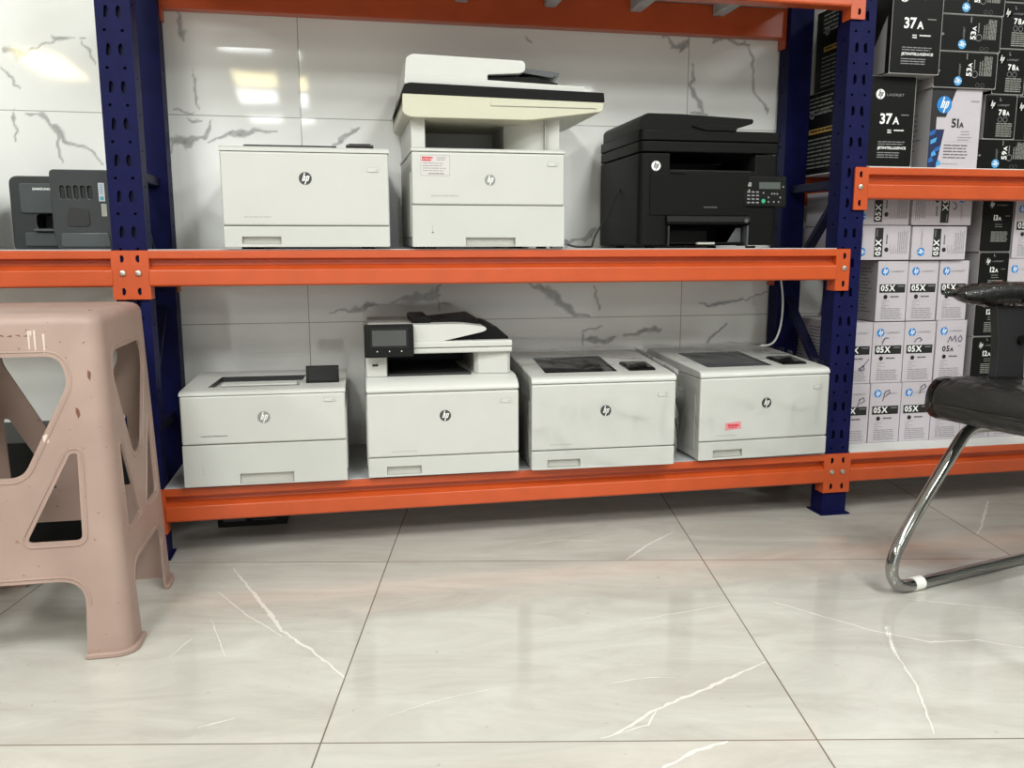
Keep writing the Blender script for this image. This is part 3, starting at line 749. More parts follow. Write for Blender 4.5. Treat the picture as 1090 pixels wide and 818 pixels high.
# P6, P7 - lower shelf, film wrapped
for k, (loc, rz, lab) in enumerate((((0.6805, 2.146, ZL), math.radians(-1.4), 'white laser printer in clear film, flanked by the scanner printer and the pink stickered printer'),
                                    ((1.1605, 2.166, ZL), math.radians(2.0), 'film wrapped white laser printer with a pink sticker on its front, by the right post'))):
    t = thing('laser_printer', lab, 'printer', loc, rz)
    base_printer(t, 0.401, 0.40, 0.238, 0.057, (-0.155, -0.067, 0.011, 0.031))
    flat_top(t, 0.403, 0.40, 0.238, 0.258, 0.279, well=((-0.150, 0.052, 0.060), (-0.142, 0.062, 0.290)), welldepth=0.006, tray='dark_grey_plastic' if k else 'black_gloss')
    mark(t, 0.003, 0.162, 0.0150, 'logo_dark', 'logo_white')
    model_text(t, -0.150, -0.088, 0.072, 0.0025, 'soft_grey')
    power_button(t, 0.149, 0.177, 0.196, 0.208)
    m_ = MB(); m_.prism([(0.058, 0.256), (0.058, 0.262), (0.066, 0.266), (0.150, 0.2735), (0.160, 0.270), (0.160, 0.256)], 'x', 0.086, 0.162, 'black_plastic'); cp = m_.build('control_panel', t, 0.002)
    m_ = MB(); m_.add([(0.092, 0.070, 0.2672), (0.156, 0.070, 0.2672), (0.156, 0.146, 0.2740), (0.092, 0.146, 0.2740)], [(0,1,2,3)], 'black_gloss'); m_.build('screen', cp)
    if k:
        m_ = MB(); p = Pr(m_, (0, -0.0002, 0), (1,0,0), (0,0,1), 0.0003)
        p.poly(roundpoly([(-0.122, 0.088), (-0.072, 0.091), (-0.074, 0.113), (-0.123, 0.109)], 0.003, 2), 'sticker_pink')
        p.lines(-0.115, -0.080, 0.105, 1, .01, 0.006, 'ink_red', 2, seed=5, ragged=0)
        p.lines(-0.112, -0.086, 0.097, 1, .01, 0.003, 'ink_red', 2, seed=6, ragged=0)
        s_ = m_.build('pink_sticker', t, smooth=False); s_['label'] = 'small pink sticker with red lettering'
    wrap(t, 0.401, 0.40, (0.238, 0.262, 0.281), 11+k)

# P2 - upper shelf, tall multifunction printer
t = thing('multifunction_printer', 'tall white multifunction printer with wide cream scanner on the middle shelf', 'printer', (0.3735, 2.172, ZM), 0)
base_printer(t, 0.394, 0.40, 0.240, 0.109, (-0.062, 0.067, 0.006, 0.028))
m_ = MB(); m_.prism([(0.0, 0.2402), (0.0, 0.244), (0.006, 0.249), (0.39, 0.249), (0.40, 0.2402)], 'x', -0.198, 0.198, 'white_top'); m_.build('top_cover', t, 0.002)
mark(t, 0.0015, 0.172, 0.0140, 'logo_grey', 'logo_white')
model_text(t, -0.150, -0.080, 0.130, 0.0035, 'soft_grey'); power_button(t, 0.150, 0.178, 0.208, 0.219)
m_ = MB(); p = Pr(m_, (0, 0, 0), (1,0,0), (0,0,1), 0.0003); p.rect(-0.147, 0.036, -0.1452, 0.058, 'soft_grey'); p.rect(-0.149, 0.040, -0.1435, 0.0425, 'ink_mid'); m_.build('paper_gauge', t, smooth=False)
m_ = MB(); p = Pr(m_, (0, 0, 0), (1,0,0), (0,0,1), 0.0003)
p.rect(-0.174, 0.181, -0.101, 0.231, 'ink_grey'); p.rect(-0.1732, 0.1818, -0.1018, 0.2302, 'sticker_white', 2)
p.lines(-0.171, -0.142, 0.227, 2, 0.006, 0.0045, 'ink_red', 3, seed=8, ragged=.2); p.lines(-0.134, -0.106, 0.226, 2, 0.005, 0.002, 'ink_grey', 3, seed=9, ragged=.3)
p.lines(-0.169, -0.106, 0.212, 4, 0.006, 0.0016, 'ink_grey', 3, seed=10); p.lines(-0.155, -0.115, 0.187, 1, .01, 0.002, 'ink_mid', 3, seed=3, ragged=0)
m_.build('shop_sticker', t, smooth=False)
m_ = MB()                                # neck: pillars and the back of the output slot
m_.box(-0.196, -0.160, 0.012, 0.36, 0.249, 0.322, 'white_plastic'); m_.box(-0.161, 0.19, 0.27, 0.36, 0.249, 0.322, 'white_plastic')
m_.prism([(0.112, 0.045), (0.186, 0.012), (0.186, 0.30), (0.055, 0.30), (0.055, 0.10)], 'z', 0.249, 0.330, 'white_plastic')
m_.build('scanner_column', t, 0.003)
m_ = MB(); m_.box(0.147, 0.149, 0.010, 0.05, 0.250, 0.33, 'soft_grey'); m_.build('column_seam', t)
m_ = MB(); m_.prism([(0.05, 0.2495), (0.05, 0.2545), (0.26, 0.262), (0.26, 0.2495)], 'x', -0.155, 0.05, 'dark_plastic'); m_.build('output_tray', t, 0.001)
m_ = MB()
prof = roundpoly([(-0.218, 0.327), (-0.200, 0.318), (0.10, 0.318), (0.285, 0.343), (0.292, 0.350), (0.292, 0.367), (-0.218, 0.374)], [.012, .01, .02, .01, .004, .003, .003], 4)
m_.prism(prof, 'y', -0.022, 0.36, 'cream_plastic'); sb = m_.build('scanner_bed', t, 0.004)
m_ = MB(); m_.prism(roundpoly([(0.0, 0.3505), (0.272, 0.3515), (0.268, 0.362), (0.0, 0.3635)], 0.002, 2), 'y', -0.024, -0.019, 'cream_plastic'); m_.build('panel_edge', sb, 0.0008)
m_ = MB(); m_.add([(0.0, -0.0225, 0.349), (0.274, -0.0225, 0.3495), (0.274, -0.0225, 0.3512), (0.0, -0.0225, 0.3505)], [(0,1,2,3)], 'seam_grey'); m_.build('panel_seam', sb)
m_ = MB(); m_.prism(roundpoly([(-0.226, 0.352), (-0.216, 0.3745), (0.294, 0.3675), (0.292, 0.390), (-0.200, 0.399), (-0.212, 0.394)], [.002, .003, .002, .003, .004, .004], 3), 'y', -0.024, 0.362, 'black_plastic'); m_.build('glass_frame', t, 0.002)
m_ = MB(); m_.prism(roundpoly([(-0.212, 0.398), (0.245, 0.3915), (0.245, 0.4055), (-0.209, 0.420)], 0.003, 3), 'y', -0.012, 0.352, 'white_top'); lid = m_.build('scanner_lid', t, 0.003)
m_ = MB(); m_.prism(roundpoly([(-0.209, 0.419), (-0.205, 0.462), (-0.19, 0.470), (0.085, 0.464), (0.092, 0.458), (0.092, 0.440), (0.080, 0.434), (-0.004, 0.428), (-0.004, 0.414)], [.002, .012, .012, .006, .006, .008, .01, .004, .001], 4), 'y', -0.004, 0.34, 'white_top'); m_.build('document_feeder', t, 0.004)
m_ = MB(); m_.prism([(-0.003, 0.4145), (0.18, 0.411), (0.18, 0.415), (0.12, 0.428), (-0.003, 0.427)], 'y', 0.01, 0.33, 'black_plastic'); m_.build('feeder_exit', t, 0.001)
m_ = MB(); m_.prism([(0.085, 0.440), (0.165, 0.430), (0.185, 0.436), (0.186, 0.443), (0.092, 0.452)], 'y', 0.02, 0.30, 'dark_grey_plastic')
m_.prism([(0.160, 0.413), (0.166, 0.413), (0.186, 0.436), (0.180, 0.437)], 'y', 0.02, 0.03, 'dark_grey_plastic'); m_.build('feeder_tray', t, 0.001)

# P5 - lower shelf, scanner with a screen
t = thing('multifunction_printer', 'white printer with scanner lid and black touch screen on the lower shelf', 'printer', (0.248, 2.162, ZL), math.radians(-1.0))
base_printer(t, 0.398, 0.41, 0.226, 0.056, (-0.150, -0.062, 0.010, 0.031))
m_ = MB(); m_.prism([(0.0, 0.2262), (0.0, 0.234), (0.006, 0.244), (0.02, 0.253), (0.05, 0.262), (0.43, 0.265), (0.44, 0.25), (0.41, 0.2262)], 'x', -0.2, 0.2, 'white_top'); m_.build('top_cover', t, 0.006, 3)
mark(t, 0.003, 0.163, 0.0150, 'logo_dark', 'logo_white'); model_text(t, -0.138, -0.070, 0.070, 0.0025, 'soft_grey'); power_button(t, 0.150, 0.178, 0.192, 0.204)
m_ = MB(); m_.box(-0.197, -0.143, 0.050, 0.40, 0.262, 0.325, 'white_plastic'); m_.prism([(0.090, 0.075), (0.100, 0.062), (0.178, 0.052), (0.186, 0.062), (0.186, 0.40), (0.090, 0.40)], 'z', 0.262, 0.325, 'white_plastic')
m_.box(-0.145, 0.092, 0.33, 0.40, 0.262, 0.325, 'white_plastic'); m_.build('scanner_column', t, 0.003)
m_ = MB(); m_.box(-0.143, 0.090, 0.325, 0.3305, 0.264, 0.324, 'black_inner'); m_.box(-0.1435, -0.141, 0.06, 0.33, 0.264, 0.324, 'dark_grey_plastic'); m_.build('slot_lining', t)
m_ = MB(); m_.prism([(-0.140, 0.052), (0.080, 0.052), (0.062, 0.20), (0.060, 0.322), (-0.140, 0.322)], 'z', 0.2635, 0.2685, 'dark_plastic'); m_.build('output_tray', t, 0.0015)
m_ = MB(); m_.box(-0.186, -0.160, 0.0485, 0.0515, 0.287, 0.300, 'white_top'); m_.box(-0.181, -0.166, 0.0475, 0.0505, 0.2905, 0.2965, 'black_inner'); m_.build('usb_port', t)
m_ = MB(); m_.box(-0.198, 0.189, 0.040, 0.40, 0.322, 0.336, 'white_plastic'); m_.build('scanner_bed', t, 0.004)
m_ = MB(); m_.box(-0.198, 0.189, 0.038, 0.41, 0.337, 0.354, 'white_top'); m_.build('scanner_lid', t, 0.004)
m_ = MB(); m_.prism(roundpoly([(-0.190, 0.353), (-0.190, 0.398), (0.060, 0.398), (0.118, 0.389), (0.121, 0.381), (0.110, 0.376), (0.002, 0.353)], [.001, .006, .03, .006, .005, .004, .001], 4), 'y', 0.046, 0.33, 'white_top'); m_.build('document_feeder', t, 0.004)
m_ = MB(); m_.prism([(0.006, 0.3535), (0.184, 0.3535), (0.182, 0.360), (0.150, 0.388), (0.135, 0.391), (0.112, 0.374)], 'y', 0.065, 0.32, 'black_plastic'); m_.build('feeder_exit', t, 0.002)
m_ = MB(); m_.prism([(-0.075, 0.397), (-0.075, 0.410), (-0.068, 0.413), (-0.030, 0.413), (-0.024, 0.408), (-0.024, 0.397)], 'y', 0.09, 0.30, 'black_plastic')
m_.prism([(-0.024, 0.397), (-0.024, 0.402), (0.09, 0.413), (0.10, 0.410), (0.116, 0.392), (0.06, 0.396)], 'y', 0.11, 0.29, 'black_plastic'); m_.build('feeder_tray', t, 0.002)
m_ = MB(); m_.prism(roundpoly([(-0.2, -0.045), (-0.074, -0.045), (-0.074, 0.040), (-0.2, 0.040)], 0.005, 3), 'y', -0.010, 0.012, 'black_plastic'); cp = m_.build('control_panel', t, 0.003, loc=(0, 0.024, 0.362), rot=(math.radians(-9), 0, 0))
m_ = MB(); m_.prism(rrect(-0.186, -0.088, -0.022, 0.031, 0.002), 'y', -0.0112, -0.009, 'black_gloss'); m_.build('screen_glass', cp)
m_ = MB(); p = Pr(m_, (0, -0.0113, 0), (1,0,0), (0,0,1), 0.0003); p.rect(-0.180, -0.016, -0.094, 0.024, 'screen_grey')
for u in (-0.168, -0.137, -0.106): p.disc(u, -0.030, 0.0016, 'ink_white', 1, 10)
m_.build('screen', cp, smooth=False)

# P3 - upper shelf, black multifunction
t = thing('multifunction_printer', 'black multifunction printer with keypad on the middle shelf beside the right post', 'printer', (0.984, 2.197, ZM), 0)
m_ = MB()
foot = roundpoly([(-0.2, 0.0), (0.2, 0.0), (0.2, 0.36), (-0.2, 0.36)], [.022, .016, .01, .01], 5)
m_.prism(foot, 'z', 0.008, 0.2505, 'black_plastic'); m_.mi('black_inner')
o = m_.build('housing', t)
c1 = MB(); c1.box(-0.116, 0.130, -0.02, 0.24, 0.206, 0.2515, 'black_inner')
c2 = MB(); c2.box(-0.122, 0.112, -0.02, 0.20, -0.01, 0.064, 'black_inner')
cut(o, c1, c2); add_bevel(o, 0.003)
m_ = MB(); m_.prism([(0.015, 0.2065), (0.015, 0.209), (0.22, 0.224), (0.22, 0.2065)], 'x', -0.112, 0.126, 'black_inner'); m_.build('output_tray', t)
m_ = MB(); m_.add([(0.005, 0.02, 0.2245), (0.022, 0.012, 0.2245), (0.036, 0.012, 0.2245), (0.040, 0.03, 0.2265)], [(0,1,2,3)], 'sticker_white'); m_.build('paper_stop', t)
m_ = MB(); m_.prism(roundpoly([(-0.2, 0.0), (0.2, 0.0), (0.2, 0.36), (-0.2, 0.36)], [.022, .012, .01, .01], 5), 'z', 0.254, 0.282, 'black_plastic'); m_.build('scanner_bed', t, 0.003)
m_ = MB(); m_.prism(roundpoly([(-0.201, -0.002), (0.202, -0.002), (0.202, 0.36), (-0.201, 0.36)], [.022, .012, .01, .01], 5), 'z', 0.2835, 0.311, 'black_plastic'); m_.build('scanner_lid', t, 0.003)
m_ = MB(); m_.prism(roundpoly([(-0.201, 0.310), (-0.201, 0.340), (-0.186, 0.352), (-0.09, 0.352), (0.115, 0.344), (0.119, 0.340), (0.117, 0.332), (0.072, 0.318), (0.07, 0.310)], [.001, .012, .01, .004, .004, .003, .004, .008, .001], 4), 'y', 0.0, 0.33, 'black_plastic'); m_.build('document_feeder', t, 0.004)
m_ = MB(); m_.prism([(-0.02, 0.3105), (0.068, 0.3105), (0.068, 0.326), (-0.01, 0.326), (-0.06, 0.322)], 'y', -0.006, 0.002, 'black_plastic'); m_.build('feeder_exit', t, 0.002)
m_ = MB(); p = Pr(m_, (0, 0, 0), (1,0,0), (0,0,1), 0.0003); p.logo(-0.156, 0.217, 0.0128, 'logo_white', 'ink_black', 1, True); m_.build('round_logo', t, smooth=False)
m_ = MB(); m_.prism(roundpoly([(-0.172, 0.088), (0.112, 0.088), (0.112, 0.198), (-0.172, 0.198)], 0.004, 3), 'y', -0.003, 0.004, 'black_plastic'); m_.box(-0.116, -0.070, -0.006, 0.0, 0.197, 0.202, 'black_plastic'); dr = m_.build('front_door', t, 0.0015)
model_text(t, -0.018, 0.022, 0.108, 0.0035, 'dark_grey_plastic', y=-0.003)
m_ = MB(); m_.prism([(-0.012, 0.064), (-0.016, 0.070), (-0.012, 0.086), (0.002, 0.090), (0.002, 0.064)], 'x', -0.126, 0.116, 'black_plastic'); fl = m_.build('tray_cover', t, 0.002)
m_ = MB(); m_.cyl((0.102, -0.018, 0.074), 'y', 0.006, 0.006, 'dark_grey_plastic', 14); m_.build('latch', fl)
m_ = MB(); m_.box(-0.120, 0.110, 0.002, 0.19, 0.012, 0.016, 'black_plastic'); m_.box(-0.122, -0.117, -0.012, 0.05, 0.006, 0.060, 'dark_plastic'); m_.box(0.107, 0.112, -0.012, 0.05, 0.006, 0.060, 'dark_grey_plastic')
m_.box(-0.112, 0.04, 0.10, 0.104, 0.016, 0.05, 'black_inner'); m_.box(-0.035, 0.015, -0.010, 0.004, 0.010, 0.016, 'soft_grey'); m_.prism([(0.06, 0.016), (0.10, 0.016), (0.10, 0.055), (0.085, 0.055)], 'y', 0.01, 0.014, 'dark_grey_plastic'); m_.build('paper_tray', t, 0.001)
m_ = MB(); m_.prism(roundpoly([(0.098, 0.108), (0.225, 0.108), (0.225, 0.192), (0.098, 0.192)], 0.006, 3), 'y', -0.024, -0.004, 'black_plastic'); m_.box(0.12, 0.2, -0.005, 0.01, 0.115, 0.185, 'black_plastic'); cp = m_.build('control_panel', t, 0.004, rot=(math.radians(-4), 0, 0), loc=(0, 0.010, 0.002))
m_ = MB(); p = Pr(m_, (0, -0.0245, 0), (1,0,0), (0,0,1), 0.0003)
p.rect(0.142, 0.157, 0.205, 0.175, 'lcd'); p.rect(0.109, 0.163, 0.119, 0.174, 'ink_dim')
m_.build('screen', cp, smooth=False)
m_ = MB(); p = Pr(m_, (0, -0.0245, 0), (1,0,0), (0,0,1), 0.0003)
for i in range(3):
    for j in range(4): p.rect(0.107+i*0.013, 0.118+j*0.0095, 0.1155+i*0.013, 0.1215+j*0.0095, 'ink_grey')
for u, v in ((0.170, 0.134), (0.170, 0.122), (0.186, 0.122), (0.200, 0.122), (0.205, 0.134), (0.180, 0.144), (0.188, 0.144), (0.196, 0.144), (0.214, 0.163), (0.113, 0.153), (0.155, 0.146)): p.disc(u, v, 0.0024, 'ink_grey', 1, 10)
p.disc(0.155, 0.124, 0.0058, 'green_button', 1, 16)
m_.build('keypad', cp, smooth=False)
feet(t, 0.4, 0.36)

# ------------------------------------------------------------------ two small grey printers in the left bay
def grey_printer(loc, rz, label, front, wd=0.33):
    t = thing('compact_printer', label, 'printer', loc, rz)
    w, d, h = wd, 0.16, 0.186
    m_ = MB(); m_.prism(roundpoly([(-w/2, 0.0), (w/2, 0.0), (w/2, h), (-w/2, h)], [.008, .008, .022, .022], 5), 'y', 0.006, d, 'grey_device'); m_.mi('black_inner')
    o = m_.build('housing', t)
    c = MB(); c.prism(roundpoly([(-w/2+0.06, 0.052), (w/2-0.06, 0.052), (w/2-0.06, 0.09), (-w/2+0.06, 0.09)], 0.01, 3), 'y', -0.01, 0.07, 'black_inner'); cut(o, c); add_bevel(o, 0.006, 3)
    m_ = MB(); m_.prism(roundpoly([(-w/2+0.024, 0.092), (w/2-0.024, 0.092), (w/2-0.024, h-0.018), (-w/2+0.024, h-0.018)], 0.01, 3), 'y', 0.0, 0.012, 'grey_device_panel'); m_.build('front_cover', t, 0.003)
    m_ = MB(); m_.prism(roundpoly([(-w/2+0.03, 0.008), (w/2-0.03, 0.008), (w/2-0.03, 0.044), (-w/2+0.03, 0.044)], 0.006, 3), 'y', -0.002, 0.012, 'grey_device_panel'); m_.build('tray_door', t, 0.003)
    m_ = MB(); m_.prism([(-0.012, 0.046), (-0.012, 0.052), (0.06, 0.056), (0.06, 0.046)], 'x', -w/2+0.055, w/2-0.055, 'dark_grey_plastic'); m_.build('output_lip', t, 0.002)
    if front:
        m_ = MB(); p = Pr(m_, (0, 0, 0), (1,0,0), (0,0,1), 0.0003); p.text('SAMSUNG', -0.068, 0.150, 0.0062, 'ink_white', True, width=0.044); m_.build('brand_text', t, smooth=False)
    return t
grey_printer((-0.705, 2.415, ZM), 0, 'small dark grey printer with a white brand name, partly hidden by its neighbour', True, 0.25)
# the second one stands sideways: flank with vent slots and two stickers
t = thing('compact_printer', 'small dark grey printer with vent slots and two stickers beside the blue post', 'printer', (-0.614, 2.262, ZM), 0)
w, d, h = 0.146, 0.135, 0.191
m_ = MB(); m_.prism(roundpoly([(-w/2+0.008, 0.0), (w/2-0.004, 0.0), (w/2, h-0.03), (w/2-0.004, h), (-w/2, h), (-w/2, 0.04)], [.01, .01, .01, .012, .012, .02], 5), 'y', 0.006, d, 'grey_device'); m_.mi('black_inner'); o = m_.build('housing', t)
c = MB()
for k in range(5):
    x = -0.050+k*0.0155; c.prism(roundpoly([(x, 0.122), (x+0.0085, 0.122), (x+0.0070, 0.152), (x-0.001, 0.152)], 0.003, 2), 'y', -0.01, 0.011, 'black_inner')
cut(o, c); add_bevel(o, 0.006, 3)
m_ = MB(); m_.prism(roundpoly([(-w/2+0.016, 0.006), (w/2-0.016, 0.006), (w/2-0.020, 0.040), (-w/2+0.018, 0.040)], 0.006, 3), 'y', 0.002, 0.008, 'grey_device_panel'); m_.build('flank_panel', t, 0.002)
m_ = MB(); m_.prism(roundpoly([(-0.042, 0.055), (0.014, 0.055), (0.010, 0.10), (-0.030, 0.105)], 0.012, 3), 'y', 0.0035, 0.008, 'dark_plastic'); m_.build('grip_hollow', t, 0.0015)
m_ = MB(); p = Pr(m_, (0, 0.0055, 0), (1,0,0), (0,0,1), 0.0003); p.rect(0.036, 0.116, 0.050, 0.160, 'label_silver'); p.disc(0.043, 0.123, 0.0050, 'sticker_teal', 2); p.lines(0.039, 0.047, 0.156, 5, 0.005, 0.0025, 'sticker_teal', 2, seed=3)
p.rect(0.040, 0.080, 0.052, 0.110, 'soft_grey'); p.lines(0.042, 0.050, 0.106, 5, 0.005, 0.0012, 'ink_mid', 2, seed=4); m_.build('stickers', t, smooth=False)
t = grey_printer((-1.052, 2.33, ZM), 0, 'black device barely showing at the far left edge of the middle shelf', False)

# ------------------------------------------------------------------ toner cartons of the right bay
def white_front(p, w, h, pen=None, band=True):
    p.logo(0.24*w, 0.825*h, 0.0125, 'logo_blue', 'ink_white')
    p.text('LASERJET', 0.42*w, 0.805*h, 0.0062, 'ink_grey', False, width=0.44*w)
    if band:
        p.rect(0.09*w, 0.475*h, 0.93*w, 0.615*h, 'ink_black'); p.word('05X', 0.13*w, 0.500*h, 0.0190, 'ink_white', gap=0.09)
        p.rect(0.68*w, 0.575*h, 0.89*w, 0.588*h, 'ink_grey', 2)
    else:
        e_ = p.word('05', 0.22*w, 0.485*h, 0.0185, 'ink_black'); p.text('A', e_+0.0012, 0.485*h, 0.013, 'ink_black', True); p.rect(0.72*w, 0.575*h, 0.84*w, 0.585*h, 'ink_grey', 2)
    p.disc(0.30*w, 0.405*h, 0.0068, 'ink_black'); p.lines(0.46*w, 0.74*w, 0.42*h, 1, 0.01, 0.0045, 'ink_mid', seed=2, ragged=0)
    p.lines(0.18*w, 0.48*w, 0.34*h, 4, 0.0062, 0.0016, 'ink_grey', seed=4, ragged=.6)
    p.lines(0.18*w, 0.88*w, 0.215*h, 6, 0.0058, 0.0024, 'ink_grey', seed=5, ragged=.12)
    PEN = {'r': [[(.30,.63), (.36,.73)], [(.31,.67), (.40,.745), (.50,.735)]],
           'n': [[(.33,.66), (.40,.72), (.50,.735), (.56,.70), (.50,.67)]],
           'MO': [[(.38,.635), (.46,.74), (.52,.66), (.62,.745), (.66,.645)], [(.76,.65), (.72,.70), (.80,.745), (.86,.70), (.82,.65), (.75,.655)]],
           'P': [[(.40,.70), (.47,.86)], [(.47,.86), (.60,.88), (.62,.83), (.46,.77)]],
           'p': [[(.58,.80), (.62,.93)], [(.60,.91), (.72,.96), (.78,.92), (.64,.855)]],
           'd': [[(.62,.24), (.76,.30), (.80,.24), (.68,.21), (.62,.26)], [(.66,.22), (.92,.40)]],
           'q': [[(.62,.62), (.70,.75)], [(.66,.73), (.80,.77), (.84,.71), (.70,.67)]]}
    for st in PEN.get(pen, []): p.stroke([(a*w, b*h) for a, b in st], 0.0021, 'ink_pen', 4)
def white_side(p, w, h):
    p.text('05X', 0.10*w, 0.84*h, 0.014, 'ink_black', True); p.disc(0.13*w, 0.73*h, 0.006, 'ink_black')
    p.lines(0.06*w, 0.30*w, 0.64*h, 9, 0.010, 0.0035, 'ink_mid', seed=6); p.lines(0.40*w, 0.92*w, 0.88*h, 14, 0.010, 0.003, 'ink_mid', seed=7, ragged=.25)
def black37(p, w, h):
    p.logo(0.22*w, 0.80*h, 0.0135, 'ink_white', 'ink_black'); p.text('LASERJET', 0.36*w, 0.775*h, 0.0085, 'ink_grey', False, width=0.38*w)
    e_ = p.word('37', 0.24*w, 0.475*h, 0.029, 'ink_white', gap=0.08); p.text('A', e_+0.002, 0.475*h, 0.020, 'ink_white', True); p.rect(0.70*w, 0.575*h, 0.87*w, 0.584*h, 'ink_dim')
    p.lines(0.42*w, 0.52*w, 0.415*h, 2, 0.006, 0.003, 'ink_white', seed=2, ragged=.2); p.lines(0.56*w, 0.78*w, 0.415*h, 1, .01, 0.003, 'ink_white', seed=3, ragged=0)
    p.lines(0.23*w, 0.83*w, 0.285*h, 2, 0.0062, 0.0022, 'ink_grey', seed=4, ragged=.1)
    p.text('JETINTELLIGENCE', 0.22*w, 0.190*h, 0.0095, 'ink_white', True, width=0.63*w)
    p.lines(0.22*w, 0.78*w, 0.165*h, 3, 0.0062, 0.0022, 'ink_grey', seed=5, ragged=.2)
def black37_side(p, w, h):
    p.logo(0.16*w, 0.74*h, 0.013, 'ink_grey', 'ink_black'); p.text('LASERJET', 0.24*w, 0.72*h, 0.012, 'ink_grey', False, width=0.20*w)
    p.rect(0.12*w, 0.50*h, 0.55*w, 0.56*h, 'ink_gold'); p.lines(0.14*w, 0.53*w, 0.545*h, 1, .01, 0.006, 'ink_black', 2, seed=2, ragged=.1)
    p.lines(0.10*w, 0.58*w, 0.44*h, 8, 0.012, 0.004, 'ink_dim', seed=3); p.lines(0.10*w, 0.58*w, 0.94*h, 5, 0.012, 0.004, 'ink_dim', seed=9)
    p.poly([(0.66*w, 0.02*h), (0.95*w, 0.02*h), (0.95*w, 0.62*h)], 'ink_grey')
def black_small(num):
    def f_(p, w, h):
        p.logo(0.30*w, 0.79*h, 0.0115, 'ink_black', 'ink_white'); p.text('LASERJET', 0.44*w, 0.765*h, 0.0055, 'ink_grey', False, width=0.36*w)
        e_ = p.word(num[:-1], 0.38*w, 0.53*h, 0.0165, 'ink_white'); p.text(num[-1], e_+0.0010, 0.53*h, 0.011, 'ink_white', True); p.rect(0.74*w, 0.60*h, 0.88*w, 0.61*h, 'ink_dim')
        p.lines(0.44*w, 0.74*w, 0.47*h, 2, 0.007, 0.002, 'ink_dim', seed=2, ragged=.3); p.lines(0.34*w, 0.86*w, 0.345*h, 6, 0.0055, 0.0026, 'ink_dim', seed=3, ragged=.1)
        p.stroke([(0.48*w, 0.96*h), (0.48*w, 0.91*h), (0.52*w, 0.91*h)], 0.002, 'ink_grey', 2)
    return f_
def black78(p, w, h):
    p.disc(0.24*w, 0.78*h, 0.0125, 'art_navy'); p.logo(0.24*w, 0.78*h, 0.0125, 'art_navy', 'ink_white'); p.text('LASERJET', 0.40*w, 0.74*h, 0.0060, 'ink_grey', False, width=0.36*w)
    e_ = p.word('78', 0.44*w, 0.54*h, 0.0165, 'ink_white'); p.text('A', e_+0.0010, 0.54*h, 0.0115, 'ink_white', True); p.ring(0.50*w, 0.45*h, 0.0075, 0.0012, 'ink_grey'); p.ring(0.66*w, 0.45*h, 0.0075, 0.0012, 'ink_grey')
    p.lines(0.40*w, 0.90*w, 0.37*h, 7, 0.0058, 0.003, 'ink_dim', seed=3, ragged=.08); p.stroke([(0.46*w, 0.93*h), (0.46*w, 0.87*h), (0.50*w, 0.87*h)], 0.002, 'ink_grey', 2)
def black53(num):
    def f_(p, w, h):                      # printed sideways: u runs up the face, v to the left
        p.logo(0.20*w, 0.61*h, 0.0125, 'art_sky', 'ink_white'); p.text('LASERJET', 0.34*w, 0.575*h, 0.007, 'ink_dim', False, width=0.34*w)
        e_ = p.word(num[:-1], 0.34*w, 0.405*h, 0.0175, 'ink_white'); p.text(num[-1], e_+0.0010, 0.405*h, 0.0125, 'ink_white', True); p.ring(0.40*w, 0.355*h, 0.0095, 0.0014, 'ink_grey'); p.lines(0.54*w, 0.80*w, 0.375*h, 1, .01, 0.003, 'ink_dim', seed=1, ragged=0)
        p.lines(0.36*w, 0.90*w, 0.285*h, 2, 0.007, 0.003, 'ink_dim', seed=2); p.lines(0.36*w, 0.92*w, 0.215*h, 6, 0.0045, 0.0026, 'ink_dim', seed=3, ragged=.05)
        p.lines(0.80*w, 0.96*w, 0.50*h, 1, .01, 0.003, 'ink_dim', seed=4, ragged=0); p.ring(0.10*w, 0.30*h, 0.006, 0.001, 'ink_mid'); p.ring(0.10*w, 0.22*h, 0.006, 0.001, 'ink_mid')
        p.stroke([(0.46*w, 0.99*h), (0.46*w, 0.90*h)], 0.0022, 'ink_grey', 2); p.stroke([(0.43*w, 0.925*h), (0.46*w, 0.90*h), (0.49*w, 0.925*h)], 0.0022, 'ink_grey', 2); p.disc(0.36*w, 0.97*h, 0.003, 'ink_grey', 2, 10); p.disc(0.55*w, 0.97*h, 0.003, 'ink_grey', 2, 10)
    return f_
